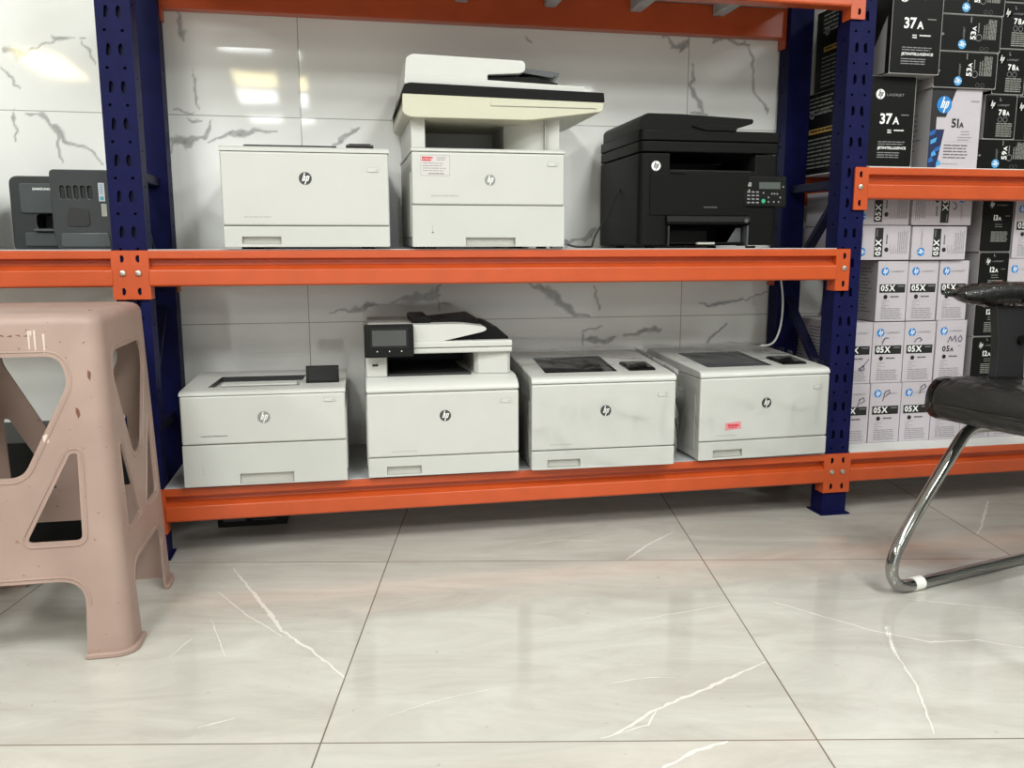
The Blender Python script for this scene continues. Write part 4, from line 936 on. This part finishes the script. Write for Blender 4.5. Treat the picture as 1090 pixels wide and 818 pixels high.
def white51(p, w, h):
    p.poly([(0.0, 0.0), (0.0, h), (0.48*w, h), (0.30*w, 0.645*h), (0.12*w, 0.645*h), (0.12*w, 0.49*h), (0.29*w, 0.49*h), (0.17*w, 0.0)], 'ink_black')
    p.poly([(0.0, 0.0), (0.0, 0.485*h), (0.285*w, 0.485*h), (0.17*w, 0.0)], 'art_navy', 2)
    for a, b, c_ in ((0.02, 0.06, 'art_blue'), (0.20, 0.20, 'art_blue'), (0.05, 0.30, 'art_sky'), (0.28, 0.02, 'art_sky'), (0.10, 0.14, 'art_sky'), (0.0, 0.40, 'art_blue')):
        p.poly([(a*0.6*w, b*h), ((a*0.6+0.10)*w, (b+0.03)*h), ((a*0.6+0.12)*w if b > 0.15 else (a*0.6+0.05)*w, (b+0.09)*h), (a*0.6*w, (b+0.05)*h)], c_, 3)
    p.logo(0.25*w, 0.80*h, 0.0235, 'logo_blue', 'ink_white', 3)
    e_ = p.word('51', 0.42*w, 0.515*h, 0.0250, 'ink_black'); p.text('A', e_+0.0015, 0.515*h, 0.0155, 'ink_black', True)
    p.lines(0.78*w, 0.95*w, 0.86*h, 1, .01, 0.004, 'ink_grey', seed=2, ragged=0); p.lines(0.62*w, 0.80*w, 0.475*h, 2, 0.008, 0.0028, 'ink_grey', seed=3); p.lines(0.56*w, 0.86*w, 0.40*h, 2, 0.007, 0.0028, 'ink_grey', seed=4)
    p.rect(0.30*w, 0.335*h, 0.90*w, 0.337*h, 'ink_grey'); p.lines(0.30*w, 0.88*w, 0.30*h, 5, 0.0085, 0.0034, 'ink_mid', seed=5, ragged=.3); p.lines(0.26*w, 0.60*w, 0.06*h, 1, .01, 0.002, 'ink_grey', seed=6, ragged=0)
def side_lines(mt):
    def f_(p, w, h):
        p.lines(0.05*w, 0.4*w, 0.85*h, 6, 0.022, 0.004, mt, seed=3); p.lines(0.5*w, 0.9*w, 0.7*h, 8, 0.014, 0.0035, mt, seed=5)
    return f_
CW = 'stack of toner cartons in the right bay'
def carton(x0, x1, y0, z0, z1, label, front, turn=0, body='carton_white', side=None, side_mt=None, depth=0.29, rz=0.0, flap=True, skew=0.0):
    w, h = x1-x0, z1-z0
    t = thing('toner_carton', label, 'carton', ((x0+x1)/2, y0, z0), rz, 'toner cartons stacked in the right bay')
    g = 0.0007
    m_ = MB(); m_.prism(roundpoly([(-w/2+g, g*0.6), (w/2-g, g*0.6), (w/2-g, h-g*0.6), (-w/2+g, h-g*0.6)], 0.0018, 2), 'y', 0.0, depth, 'carton_board' if body == 'carton_black' else body); m_.build('carton_body', t, 0.0006)
    m_ = MB()
    if body == 'carton_black':
        Pr(m_, (-w/2, 0, 0), (1,0,0), (0,0,1), 0.0002).poly(roundpoly([(0.0016, 0.0022), (w-0.0026, 0.0022), (w-0.0026, h-0.0012), (0.0016, h-0.0012)], 0.006, 3), 'carton_black', 1)
    if turn == 0: front(Pr(m_, (-w/2, 0, 0), (1,0,0), (0,0,1)), w, h)
    elif turn == 1: front(Pr(m_, (w/2, 0, 0), (0,0,1), (-1,0,0)), h, w)
    else: front(Pr(m_, (-w/2, 0, h), (0,0,-1), (1,0,0)), h, w)
    m_.build('front_print', t, smooth=False)
    m_ = MB()                            # left flank, text and all
    p = Pr(m_, (-w/2+g, depth, 0), (0,-1,0), (0,0,1))
    if not side_mt and body == 'carton_black': side_mt = 'carton_black'
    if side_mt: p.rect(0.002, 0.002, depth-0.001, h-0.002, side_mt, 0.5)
    if side: side(p, depth, h)
    if m_.f: m_.build('side_print', t, smooth=False)
    return t
WS = white_side
ZB = Z_LOW+0.0027
rows = 'white carton with black band'
# bottom row
for k, (xa, pen, lab) in enumerate(((1.4585, 'q', 'white carton half hidden by the blue post, at the left end of the bottom row'),
        (1.5665, 'P', 'white black-banded carton in the bottom row, second from the blue post'),
        (1.6735, 'p', 'white black-banded carton in the bottom row, third from the blue post'),
        (1.7805, None, 'white carton in the bottom row, its upper left half covered by the chair seat'),
        (1.8865, None, 'white carton in the bottom row with only its lower corner below the chair seat'),
        (1.9935, None, 'white carton in the bottom row wholly behind the chair seat'))):
    carton(xa, xa+0.106, 2.279, ZB, ZB+0.186, lab, lambda p, w, h, pen=pen: white_front(p, w, h, pen), side=WS)
Z2 = ZB+0.1865
for xa, pen, lab in ((1.455, 'd', 'white carton half behind the blue post, second row up, pen loop below its band'),
        (1.562, 'r', 'white black-banded carton in the second row up, second from the blue post'),
        (1.669, 'n', 'white black-banded carton in the second row up, left of the one marked MO')):
    carton(xa, xa+0.106, 2.279, Z2, Z2+0.186, lab, lambda p, w, h, pen=pen: white_front(p, w, h, pen), side=WS)
carton(1.776, 1.880, 2.275, Z2, Z2+0.188, 'white carton marked MO in pen, without a black band', lambda p, w, h: white_front(p, w, h, 'MO', False), side=WS)
carton(2.030, 2.136, 2.285, Z2+0.002, Z2+0.1865, 'white carton at the right photo edge behind the chair arm support', lambda p, w, h: white_front(p, w, h, None), side=WS)
Z3 = Z2+0.188
for xa, lab in ((1.5655, 'white black-banded carton in the third row up, nearest the blue post, printed flank showing'),
        (1.6685, 'white black-banded carton in the third row up, middle of three'),
        (1.7735, 'white black-banded carton in the third row up, behind the tip of the chair arm')):
    carton(xa, xa+0.102, 2.281, Z3, Z3+0.181, lab, lambda p, w, h: white_front(p, w, h), side=WS, side_mt='carton_side_shade')
carton(2.014, 2.120, 2.285, Z3+0.001, Z3+0.186, 'white blue-logo carton at the right photo edge just above the chair arm', lambda p, w, h: white_front(p, w, h), side=WS)
# lying cartons
Z4 = Z3+0.1835
carton(1.470, 1.662, 2.275, Z4, Z4+0.101, 'white carton lying on its side beside the blue post, lower of two', lambda p, w, h: white_front(p, w, h), 1)
carton(1.664, 1.848, 2.270, Z4, Z4+0.099, 'white carton lying on its side with its blue logo in full view', lambda p, w, h: white_front(p, w, h), 1)
carton(1.466, 1.656, 2.279, Z4+0.102, Z4+0.206, 'white carton lying under the orange beam beside the blue post, upper of two', lambda p, w, h: white_front(p, w, h), 1, depth=0.25)
carton(1.660, 1.862, 2.274, Z4+0.102, Z4+0.206, 'white carton lying under the orange beam with its print upside down', lambda p, w, h: white_front(p, w, h, 'n'), 2, depth=0.25)
# the black stack right of them, front a little turned
zz = Z2+0.005
for lab in ('black carton just above the chair seat, lowest of the black stack', 'black carton below the chair arm, middle of the black stack', 'black carton just above the chair arm, top of the three smaller ones'):
    carton(1.906, 2.014, 2.28, zz, zz+0.129, lab, black_small('12A'), body='carton_black', side=side_lines('ink_dim'), side_mt='carton_side_shade'); zz += 0.1295
carton(1.900, 2.012, 2.278, zz, zz+0.180, 'tall black carton numbered 13A under the orange beam', black_small('13A'), body='carton_black', depth=0.25, side=side_lines('ink_grey'), side_mt='carton_side_shade')
carton(2.022, 2.130, 2.285, Z3+0.187, Z3+0.187+0.180, 'white carton under the orange beam at the right photo edge', lambda p, w, h: white_front(p, w, h), side=WS, depth=0.24)
# upper shelf of the right bay
ZU = Z_RMID+0.0027
carton(1.450, 1.592, 2.200, ZU, ZU+0.246, 'tall black carton standing on the orange beam shelf beside the blue post', black37, body='carton_black', side=black37_side, depth=0.355)
carton(1.482, 1.638, 2.172, ZU+0.2465, ZU+0.4965, 'black carton on top of another beside the blue post, cut by the top photo edge', black37, body='carton_black', side=black37_side, depth=0.38)
carton(1.643, 1.805, 2.200, ZU, ZU+0.218, 'white carton with blue and black artwork and large blue logo', white51, side=side_lines('ink_mid'), depth=0.32, side_mt='carton_side_shade')
zz = ZU+0.2185
for i, lab in enumerate(('black carton lying directly on the white and blue carton', 'black carton lying second above the white and blue carton', 'black carton lying third above the white and blue carton, cut by the photo edge')):
    x0 = 1.634+0.004*i; carton(x0, x0+0.203, 2.19, zz, zz+0.0975, lab, black53('53A'), 1, body='carton_black', side_mt='carton_side_shade', side=side_lines('ink_dim')); zz += 0.098
carton(1.809, 1.985, 2.215, ZU, ZU+0.086, 'black carton lying flat on the beam shelf at the right photo edge', black53('59A'), 1, body='carton_black')
zz = ZU+0.0865
for i, (x0, lab) in enumerate(((1.835, 'black carton standing right of the white and blue carton, with white flank'), (1.853, 'black carton standing beside the lowest lying black carton'), (1.860, 'black carton standing beside the middle lying black carton'), (1.860, 'black carton at the top right photo corner'))):
    carton(x0, x0+0.108, 2.225, zz, zz+0.1255, lab, black78, body='carton_black', side_mt='carton_side_shade' if i == 0 else None); zz += 0.126
zz = ZU+0.0865
for x0, lab in ((1.950, 'black carton at the right photo edge above the flat lying one'), (1.968, 'black carton at the right photo edge, second above the flat lying one'), (1.975, 'black carton at the right photo edge, third above the flat lying one')):
    carton(x0, x0+0.108, 2.245, zz, zz+0.1255, lab, black78, body='carton_black'); zz += 0.126

# ------------------------------------------------------------------ pink plastic stool
def stool_material():
    m = bpy.data.materials.new('worn_pink_plastic'); m.use_nodes = True; nt = m.node_tree; b = nt.nodes['Principled BSDF']; L = nt.links.new
    tc = N(nt, 'ShaderNodeTexCoord')
    n1 = N(nt, 'ShaderNodeTexNoise'); n1.inputs['Scale'].default_value = 9; n1.inputs['Detail'].default_value = 6; L(tc.outputs['Object'], n1.inputs['Vector'])
    r = N(nt, 'ShaderNodeValToRGB'); e = r.color_ramp.elements; e[0].position = .3; e[1].position = .7; e[0].color = (*s2l((146, 122, 112)), 1); e[1].color = (*s2l((158, 134, 123)), 1); L(n1.outputs['Fac'], r.inputs['Fac'])
    n2 = N(nt, 'ShaderNodeTexNoise'); n2.inputs['Scale'].default_value = 95; n2.inputs['Detail'].default_value = 3; L(tc.outputs['Object'], n2.inputs['Vector'])
    sp = math_(nt, 'MULTIPLY', math_(nt, 'GREATER_THAN', n2.outputs['Fac'], 0.715), 0.7)
    mx = N(nt, 'ShaderNodeMix', data_type='RGBA'); L(sp, mx.inputs['Factor']); L(r.outputs['Color'], mx.inputs['A']); mx.inputs['B'].default_value = (*s2l((112, 78, 62)), 1)
    L(mx.outputs['Result'], b.inputs['Base Color']); b.inputs['Roughness'].default_value = 0.5; M['worn_pink'] = m
stool_material()
mat('scuff_brown', (104, 66, 48), 0.7); mat('scuff_white', (196, 182, 170), 0.6)
SB, ST, SH = 0.203, 0.184, 0.667
t = thing('plastic_stool', 'tall pink plastic step stool with cut-out sides, worn and stained, at the left', 'stool', (-0.630, 1.866, 0))
def ring(b, z, r, n=5):
    return [(x, y, z) for x, y in rrect(-b, b, -b, b, r, n)]
half = lambda z: SB+(ST-SB)*min(z, 0.62)/0.62
def shell(off, ztop, rnd):
    R = [ring(half(z)-off, z, 0.030-off*0.5) for z in (-0.001 if off else 0.0, 0.3, ztop-rnd)]
    for k in range(1, 5):
        a = PI/2*k/4; R.append(ring(ST-off-rnd*(1-math.cos(a)), ztop-rnd+rnd*math.sin(a), 0.030-off*0.5))
    return R
m_ = MB(); m_.loft(shell(0, SH, 0.022), 'worn_pink')
body = m_.build('stool_body', t)
ci = MB(); ci.loft(shell(0.0045, SH-0.005, 0.020), 'worn_pink')
BIG = roundpoly([(-0.110, 0.588), (0.110, 0.588), (0.124, 0.540), (0.034, 0.362), (-0.034, 0.362), (-0.124, 0.540)], [.035, .035, .05, .024, .024, .05], 6)
TRI = roundpoly([(0.030, 0.236), (0.128, 0.236), (0.130, 0.405), (0.118, 0.405)], [.012, .012, .006, .006], 4)
TRL = [(-x, z) for x, z in reversed(TRI)]
ARCH = roundpoly([(-0.120, -0.02), (-0.128, 0.157), (0.128, 0.157), (0.120, -0.02)], [.001, .05, .05, .001], 7)
ca, cb = [], []
for poly in (BIG, TRI, TRL, ARCH):
    a = MB(); a.prism(poly, 'y', -0.3, 0.3, 'worn_pink'); ca.append(a)
    b_ = MB(); b_.prism(poly, 'x', -0.3, 0.3, 'worn_pink'); cb.append(b_)
cut(body, ci, *ca, *cb)
def face_pt(side, u, z, off):
    d = half(z)+off
    return {0: (u, -d, z), 1: (d, u, z), 2: (-u, d, z), 3: (-d, -u, z)}[side]
def grow(poly, g):
    n = len(poly); cx = sum(p[0] for p in poly)/n; cz = sum(p[1] for p in poly)/n; out = []
    for i in range(n):
        a = Vector(poly[i-1]); c = Vector(poly[(i+1) % n]); tn = (c-a)
        if tn.length < 1e-9: continue
        nn = Vector((tn.y, -tn.x)).normalized(); p = Vector(poly[i])
        if (p+nn*0.001-Vector((cx, cz))).length < (p-Vector((cx, cz))).length: nn = -nn
        out.append(tuple(p+nn*g))
    return out
for side in range(4):
    m_ = MB()
    for poly in (BIG, TRI, TRL):
        m_.tube([face_pt(side, u, z, -0.0003) for u, z in grow(poly, 0.009)], 0.0024, 'worn_pink', 6, closed=True)
    g = [p for p in grow(ARCH, 0.009) if p[1] > 0.012]
    m_.tube([face_pt(side, u, z, -0.0003) for u, z in g], 0.0024, 'worn_pink', 6)
    m_.build('raised_rim', t)
for sx, sy in ((1, -1), (1, 1), (-1, 1), (-1, -1)):
    # flared foot lip around each corner leg
    pts = []
    o_, i_ = SB+0.009, SB-0.004
    arc = [(SB-0.030+0.039*math.cos(a), SB-0.030+0.039*math.sin(a)) for a in [PI/2*k/5 for k in range(6)]]
    arci = [(SB-0.030+0.026*math.cos(a), SB-0.030+0.026*math.sin(a)) for a in [PI/2*k/5 for k in range(6)]]
    poly = [(o_, 0.120)]+arc+[(0.120, o_), (0.120, i_)]+arci[::-1]+[(i_, 0.120)]
    m_ = MB(); m_.prism([(x*sx, y*sy) for x, y in poly], 'z', 0.0, 0.011, 'worn_pink'); m_.build('foot_lip', t, 0.003)
m_ = MB()
def patch(side, pts, mt):
    q_ = MB(); q_.add([face_pt(side, u, z, 0.0007) for u, z in pts], [tuple(range(len(pts)))], mt); q_.build('stain', t, smooth=False)
for i, (u, z0, z1) in enumerate(((0.062, 0.600, 0.636), (0.072, 0.598, 0.637), (0.087, 0.592, 0.630), (0.066, 0.625, 0.636))): patch(0, [(u, z0), (u+0.0022, z0+0.004), (u+0.003, z1), (u-0.001, z1)], 'scuff_white')
patch(0, [(0.137, 0.470), (0.141, 0.478), (0.139, 0.488), (0.134, 0.492), (0.133, 0.483)], 'scuff_brown')
patch(0, [(0.158, 0.548), (0.162, 0.541), (0.164, 0.556), (0.159, 0.562)], 'scuff_brown')
patch(0, [(0.075, 0.425), (0.084, 0.428), (0.081, 0.444), (0.073, 0.440)], 'scuff_white')
for k in range(7): patch(0, [(-0.03+k*0.014, 0.626+0.003*(k % 2)), (-0.02+k*0.014, 0.625), (-0.022+k*0.014, 0.629)], 'scuff_brown')
m_.tube([(0.150, -0.118, SH+0.0002), (0.160, -0.112, SH-0.0015), (0.170, -0.105, SH-0.007), (0.1775, -0.10, SH-0.022), (0.1795, -0.098, 0.605), (0.1805, -0.102, 0.585)], 0.0012, 'scuff_brown', 6)
m_.build('crack', t)

# ------------------------------------------------------------------ visitor chair on a chrome cantilever frame
ang = math.atan2(0.243, 0.97)
t = thing('visitor_chair', 'black cantilever visitor chair on a chrome tube frame, wrapped in clear film, at the right', 'chair', (1.279, 1.640, 0), ang)
def smooth_path(pts, it=3):
    P = [Vector(p) for p in pts]
    for _ in range(it):
        Q = [P[0]]
        for a, b in zip(P[:-1], P[1:]): Q += [a.lerp(b, .25), a.lerp(b, .75)]
        Q.append(P[-1]); P = Q
    return P
SW = 0.46
side = [(0.30, 0.0150), (0.02, 0.0150), (-0.062, 0.0150), (-0.094, 0.070), (-0.050, 0.150), (0.085, 0.315), (0.135, 0.372), (0.200, 0.368), (0.40, 0.362), (0.475, 0.362), (0.50, 0.40), (0.54, 0.62), (0.58, 0.86)]
path = [(s, 0.0, z) for s, z in reversed(side)]+[(0.40, 0.0, 0.0150), (0.47, -0.02, 0.0150), (0.48, -0.08, 0.0150), (0.48, -SW+0.08, 0.0150), (0.47, -SW+0.02, 0.0150), (0.40, -SW, 0.0150)]+[(s, -SW, z) for s, z in side]
m_ = MB(); m_.tube(smooth_path(path, 4), 0.0138, 'chrome', 32); fr = m_.build('tube_frame', t); fr['label'] = 'chrome tube frame'
for y in (0.0, -SW):
    m_ = MB(); m_.tube([(-0.014, y, 0.0160), (0.016, y, 0.0152)], 0.0158, 'ferrule_white', 16); g_ = m_.build('floor_glide', t, 0.0015); g_['label'] = 'white plastic glide ring'
# seat cushion
prof = roundpoly([(-0.004, 0.418), (0.03, 0.398), (0.45, 0.378), (0.47, 0.40), (0.46, 0.458), (0.10, 0.486), (0.02, 0.488), (-0.006, 0.462)], [.02, .03, .03, .03, .03, .05, .03, .02], 5)
prof = [(s_+0.022, z_) for s_, z_ in prof]
m_ = MB(); m_.prism(prof, 'y', -SW-0.015, 0.018, 'leatherette'); o = m_.build('seat_cushion', t, 0.016, 4)
m_ = MB(); m_.tube([(0.0165, 0.012, 0.436), (0.0155, -0.1, 0.437), (0.0155, -0.3, 0.437), (0.0165, -SW-0.01, 0.436)], 0.0028, 'leatherette', 8); m_.tube([(0.02, 0.0185, 0.430), (0.2, 0.0195, 0.424), (0.44, 0.0185, 0.410)], 0.0028, 'leatherette', 8); m_.build('piping', o)
def film_shell(prof2, ya, yb, name, amp, seed, nx=26, mt='chair_film'):
    rd = random.Random(seed); n = len(prof2); vs = []; fs = []
    for i in range(nx+1):
        y = ya+(yb-ya)*i/nx
        for j, (s, z) in enumerate(prof2):
            q = amp*(math.sin(i*0.9+j*1.3)+math.sin(i*0.37-j*0.7))*0.5+amp*0.25*(rd.random()-0.5)
            vs.append((s+q, y, z+q*0.8))
    for i in range(nx):
        for j in range(n): fs.append((i*n+j, i*n+(j+1) % n, (i+1)*n+(j+1) % n, (i+1)*n+j))
    fs.append(tuple(range(n))); fs.append(tuple(nx*n+j for j in range(n)))
    mm = MB(); mm.add(vs, fs, mt); o_ = bpy.data.objects.new(name, mm.mesh(name, ang=180)); COL.objects.link(o_); o_.parent = t; o_['label'] = 'clear shiny plastic film'
    return o_
def dens(poly, k): 
    out = []
    for i in range(len(poly)):
        a = Vector(poly[i]); b = Vector(poly[(i+1) % len(poly)]); m = max(1, int((b-a).length/k))
        for q in range(m): out.append(tuple(a.lerp(b, q/m)))
    return out
film_shell(dens(grow(prof, 0.004), 0.012), -SW-0.022, 0.025, 'plastic_wrap', 0.0016, 4)
# backrest
m_ = MB(); m_.prism(roundpoly([(0.455, 0.50), (0.50, 0.49), (0.585, 0.95), (0.545, 0.96)], 0.015, 4), 'y', -SW-0.01, 0.010, 'leatherette'); m_.build('backrest', t, 0.012, 3)
for y in (0.030, -SW-0.030):
    m_ = MB(); m_.prism(roundpoly([(0.238, 0.385), (0.358, 0.385), (0.341, 0.52), (0.333, 0.655), (0.223, 0.655), (0.245, 0.55)], [.01, .01, .05, .004, .004, .06], 5), 'y', y-0.010, y+0.010, 'chair_black')
    sp = m_.build('arm_support', t, 0.004)
    m_ = MB(); m_.cyl((0.318, y-0.0105, 0.565), 'y', 0.011, -0.006, 'black_plastic', 14); m_.cyl((0.318, y+0.0105, 0.565), 'y', 0.011, 0.006, 'black_plastic', 14); m_.build('arm_bolt', sp)
    rings = []
    for s, hw, z0, z1 in ((0.082, 0.012, 0.668, 0.682), (0.10, 0.024, 0.660, 0.691), (0.16, 0.029, 0.655, 0.697), (0.26, 0.030, 0.652, 0.697), (0.38, 0.030, 0.650, 0.692), (0.46, 0.024, 0.652, 0.686), (0.475, 0.012, 0.660, 0.678)):
        zc, hh = (z0+z1)/2, (z1-z0)/2
        rings.append([(s+0.030, y+hw*math.copysign(abs(math.cos(a))**0.6, math.cos(a)), zc+hh*math.copysign(abs(math.sin(a))**0.6, math.sin(a))) for a in [2*PI*k/20 for k in range(20)]])
    m_ = MB(); m_.loft(rings, 'leatherette'); ap = m_.build('arm_pad', t, 0.0)
    # film sleeve gathered to a crumpled tip in front
    rd = random.Random(6); rings = []
    for s, hw, z0, z1 in ((0.022, 0.006, 0.678, 0.688), (0.040, 0.016, 0.674, 0.692), (0.062, 0.014, 0.672, 0.688), (0.085, 0.022, 0.663, 0.693), (0.11, 0.030, 0.654, 0.699), (0.16, 0.034, 0.649, 0.702), (0.22, 0.035, 0.647, 0.703), (0.30, 0.035, 0.645, 0.702), (0.38, 0.035, 0.645, 0.697), (0.47, 0.03, 0.647, 0.691)):
        zc, hh = (z0+z1)/2, (z1-z0)/2; q = [0.86+0.28*rd.random() for _ in range(24)]
        rings.append([(s+0.030+0.004*(rd.random()-.5), y+hw*q[k]*math.cos(2*PI*k/24), zc+hh*q[k]*math.sin(2*PI*k/24)) for k in range(24)])
    m_ = MB(); m_.loft(rings, 'sleeve_film'); o_ = bpy.data.objects.new('plastic_wrap', m_.mesh('plastic_wrap', ang=180)); COL.objects.link(o_); o_.parent = ap; o_['label'] = 'crumpled clear plastic sleeve'

# ------------------------------------------------------------------ cords and the dark things low down
m_ = MB(); zc = ZM+0.004
m_.tube(smooth_path([(0.782, 2.36, 0.945), (0.776, 2.37, 0.93), (0.765, 2.40, 0.88), (0.735, 2.42, 0.83), (0.722, 2.42, 0.800), (0.715, 2.40, zc), (0.690, 2.36, zc), (0.650, 2.36, zc), (0.622, 2.37, ZM+0.015)], 3), 0.0028, 'cable_black', 8)
o = m_.build('black_cable'); tag(o, 'thin dark power cord hanging between the tall white and the black printer', 'cable')
m_ = MB(); m_.box(-0.022, 0.012, -0.016, 0.016, 0.0, 0.034, 'plug_grey'); m_.prism([(0.012, 0.006), (0.030, 0.012), (0.030, 0.022), (0.012, 0.028)], 'y', -0.009, 0.009, 'plug_grey')
t = thing('power_plug', 'grey power plug lying on the middle shelf behind the tall white printer', 'plug', (0.605, 2.37, ZM+0.0002)); m_.build('plug_body', t, 0.003)
for z in (0.010, 0.022):
    m_ = MB(); m_.cyl((-0.022, 0, z), 'x', 0.0024, -0.016, 'bolt_zinc', 10); m_.build('pin', t)
m_ = MB(); m_.tube(smooth_path([(1.350, 2.462, 0.738), (1.350, 2.462, 0.69), (1.358, 2.462, 0.650), (1.362, 2.46, 0.60), (1.352, 2.45, 0.53), (1.32, 2.43, 0.482), (1.27, 2.42, 0.480)], 3), 0.0032, 'cable_white', 8)
o = m_.build('white_cable'); tag(o, 'thin white cable hanging under the right end of the middle shelf', 'cable')
def low_dark_box(x0, x1, y0, y1, z1, label):
    t = thing('carton', label, 'carton', ((x0+x1)/2, y0, 0.0))
    w = x1-x0; m_ = MB(); m_.box(-w/2, w/2, 0, y1-y0, 0, z1, 'carton_black'); m_.build('carton_body', t, 0.002)
    m_ = MB(); p = Pr(m_, (-w/2, 0, 0), (1,0,0), (0,0,1)); p.rect(w*0.08, z1*0.3, w*0.4, z1*0.7, 'dark_grey_plastic'); p.lines(w*0.5, w*0.9, z1*0.65, 3, z1*0.15, z1*0.05, 'dark_grey_plastic', seed=3); m_.build('front_print', t, smooth=False)
low_dark_box(-0.37, -0.18, 2.42, 2.57, 0.055, 'flat dark carton on the floor deep under the lowest shelf')
low_dark_box(-1.30, -0.62, 2.28, 2.57, 0.30, 'low black box by the wall, added to darken the space behind the pink stool')  # added stand-in: keeps the shaded space behind the stool dark

# ------------------------------------------------------------------ camera and view
cam = bpy.data.cameras.new('camera'); co = bpy.data.objects.new('camera', cam); COL.objects.link(co)
cam.sensor_fit = 'HORIZONTAL'; cam.sensor_width = 36.0; cam.lens = 36.0*900/1090; cam.clip_start = 0.05; cam.clip_end = 60
pt, yw, ro = math.radians(9.2157), math.radians(11.2233), math.radians(-0.092)
F = Vector((math.sin(yw)*math.cos(pt), math.cos(yw)*math.cos(pt), -math.sin(pt))); R = Vector((math.cos(yw), -math.sin(yw), 0)); Uv = R.cross(F)
R2 = R*math.cos(ro)+Uv*math.sin(ro); U2 = -R*math.sin(ro)+Uv*math.cos(ro)
mt_ = Matrix((R2, U2, -F)).transposed().to_4x4(); mt_.translation = Vector((0, 0, HC)); co.matrix_world = mt_
SC.camera = co
w = bpy.data.worlds.new('world'); SC.world = w; w.use_nodes = True
w.node_tree.nodes['Background'].inputs[0].default_value = (0.6, 0.6, 0.6, 1); w.node_tree.nodes['Background'].inputs[1].default_value = 0.0
SC.view_settings.view_transform = 'Standard'; SC.view_settings.look = 'None'; SC.view_settings.gamma = 1.0; SC.view_settings.use_curve_mapping = False
SC.view_settings.exposure = EXPOSURE
SC.cycles.use_denoising = True
SC.cycles.max_bounces = 10; SC.cycles.diffuse_bounces = 4; SC.cycles.transparent_max_bounces = 16
SC.cycles.sample_clamp_indirect = 6.0
SC.cycles.caustics_reflective = False; SC.cycles.caustics_refractive = False
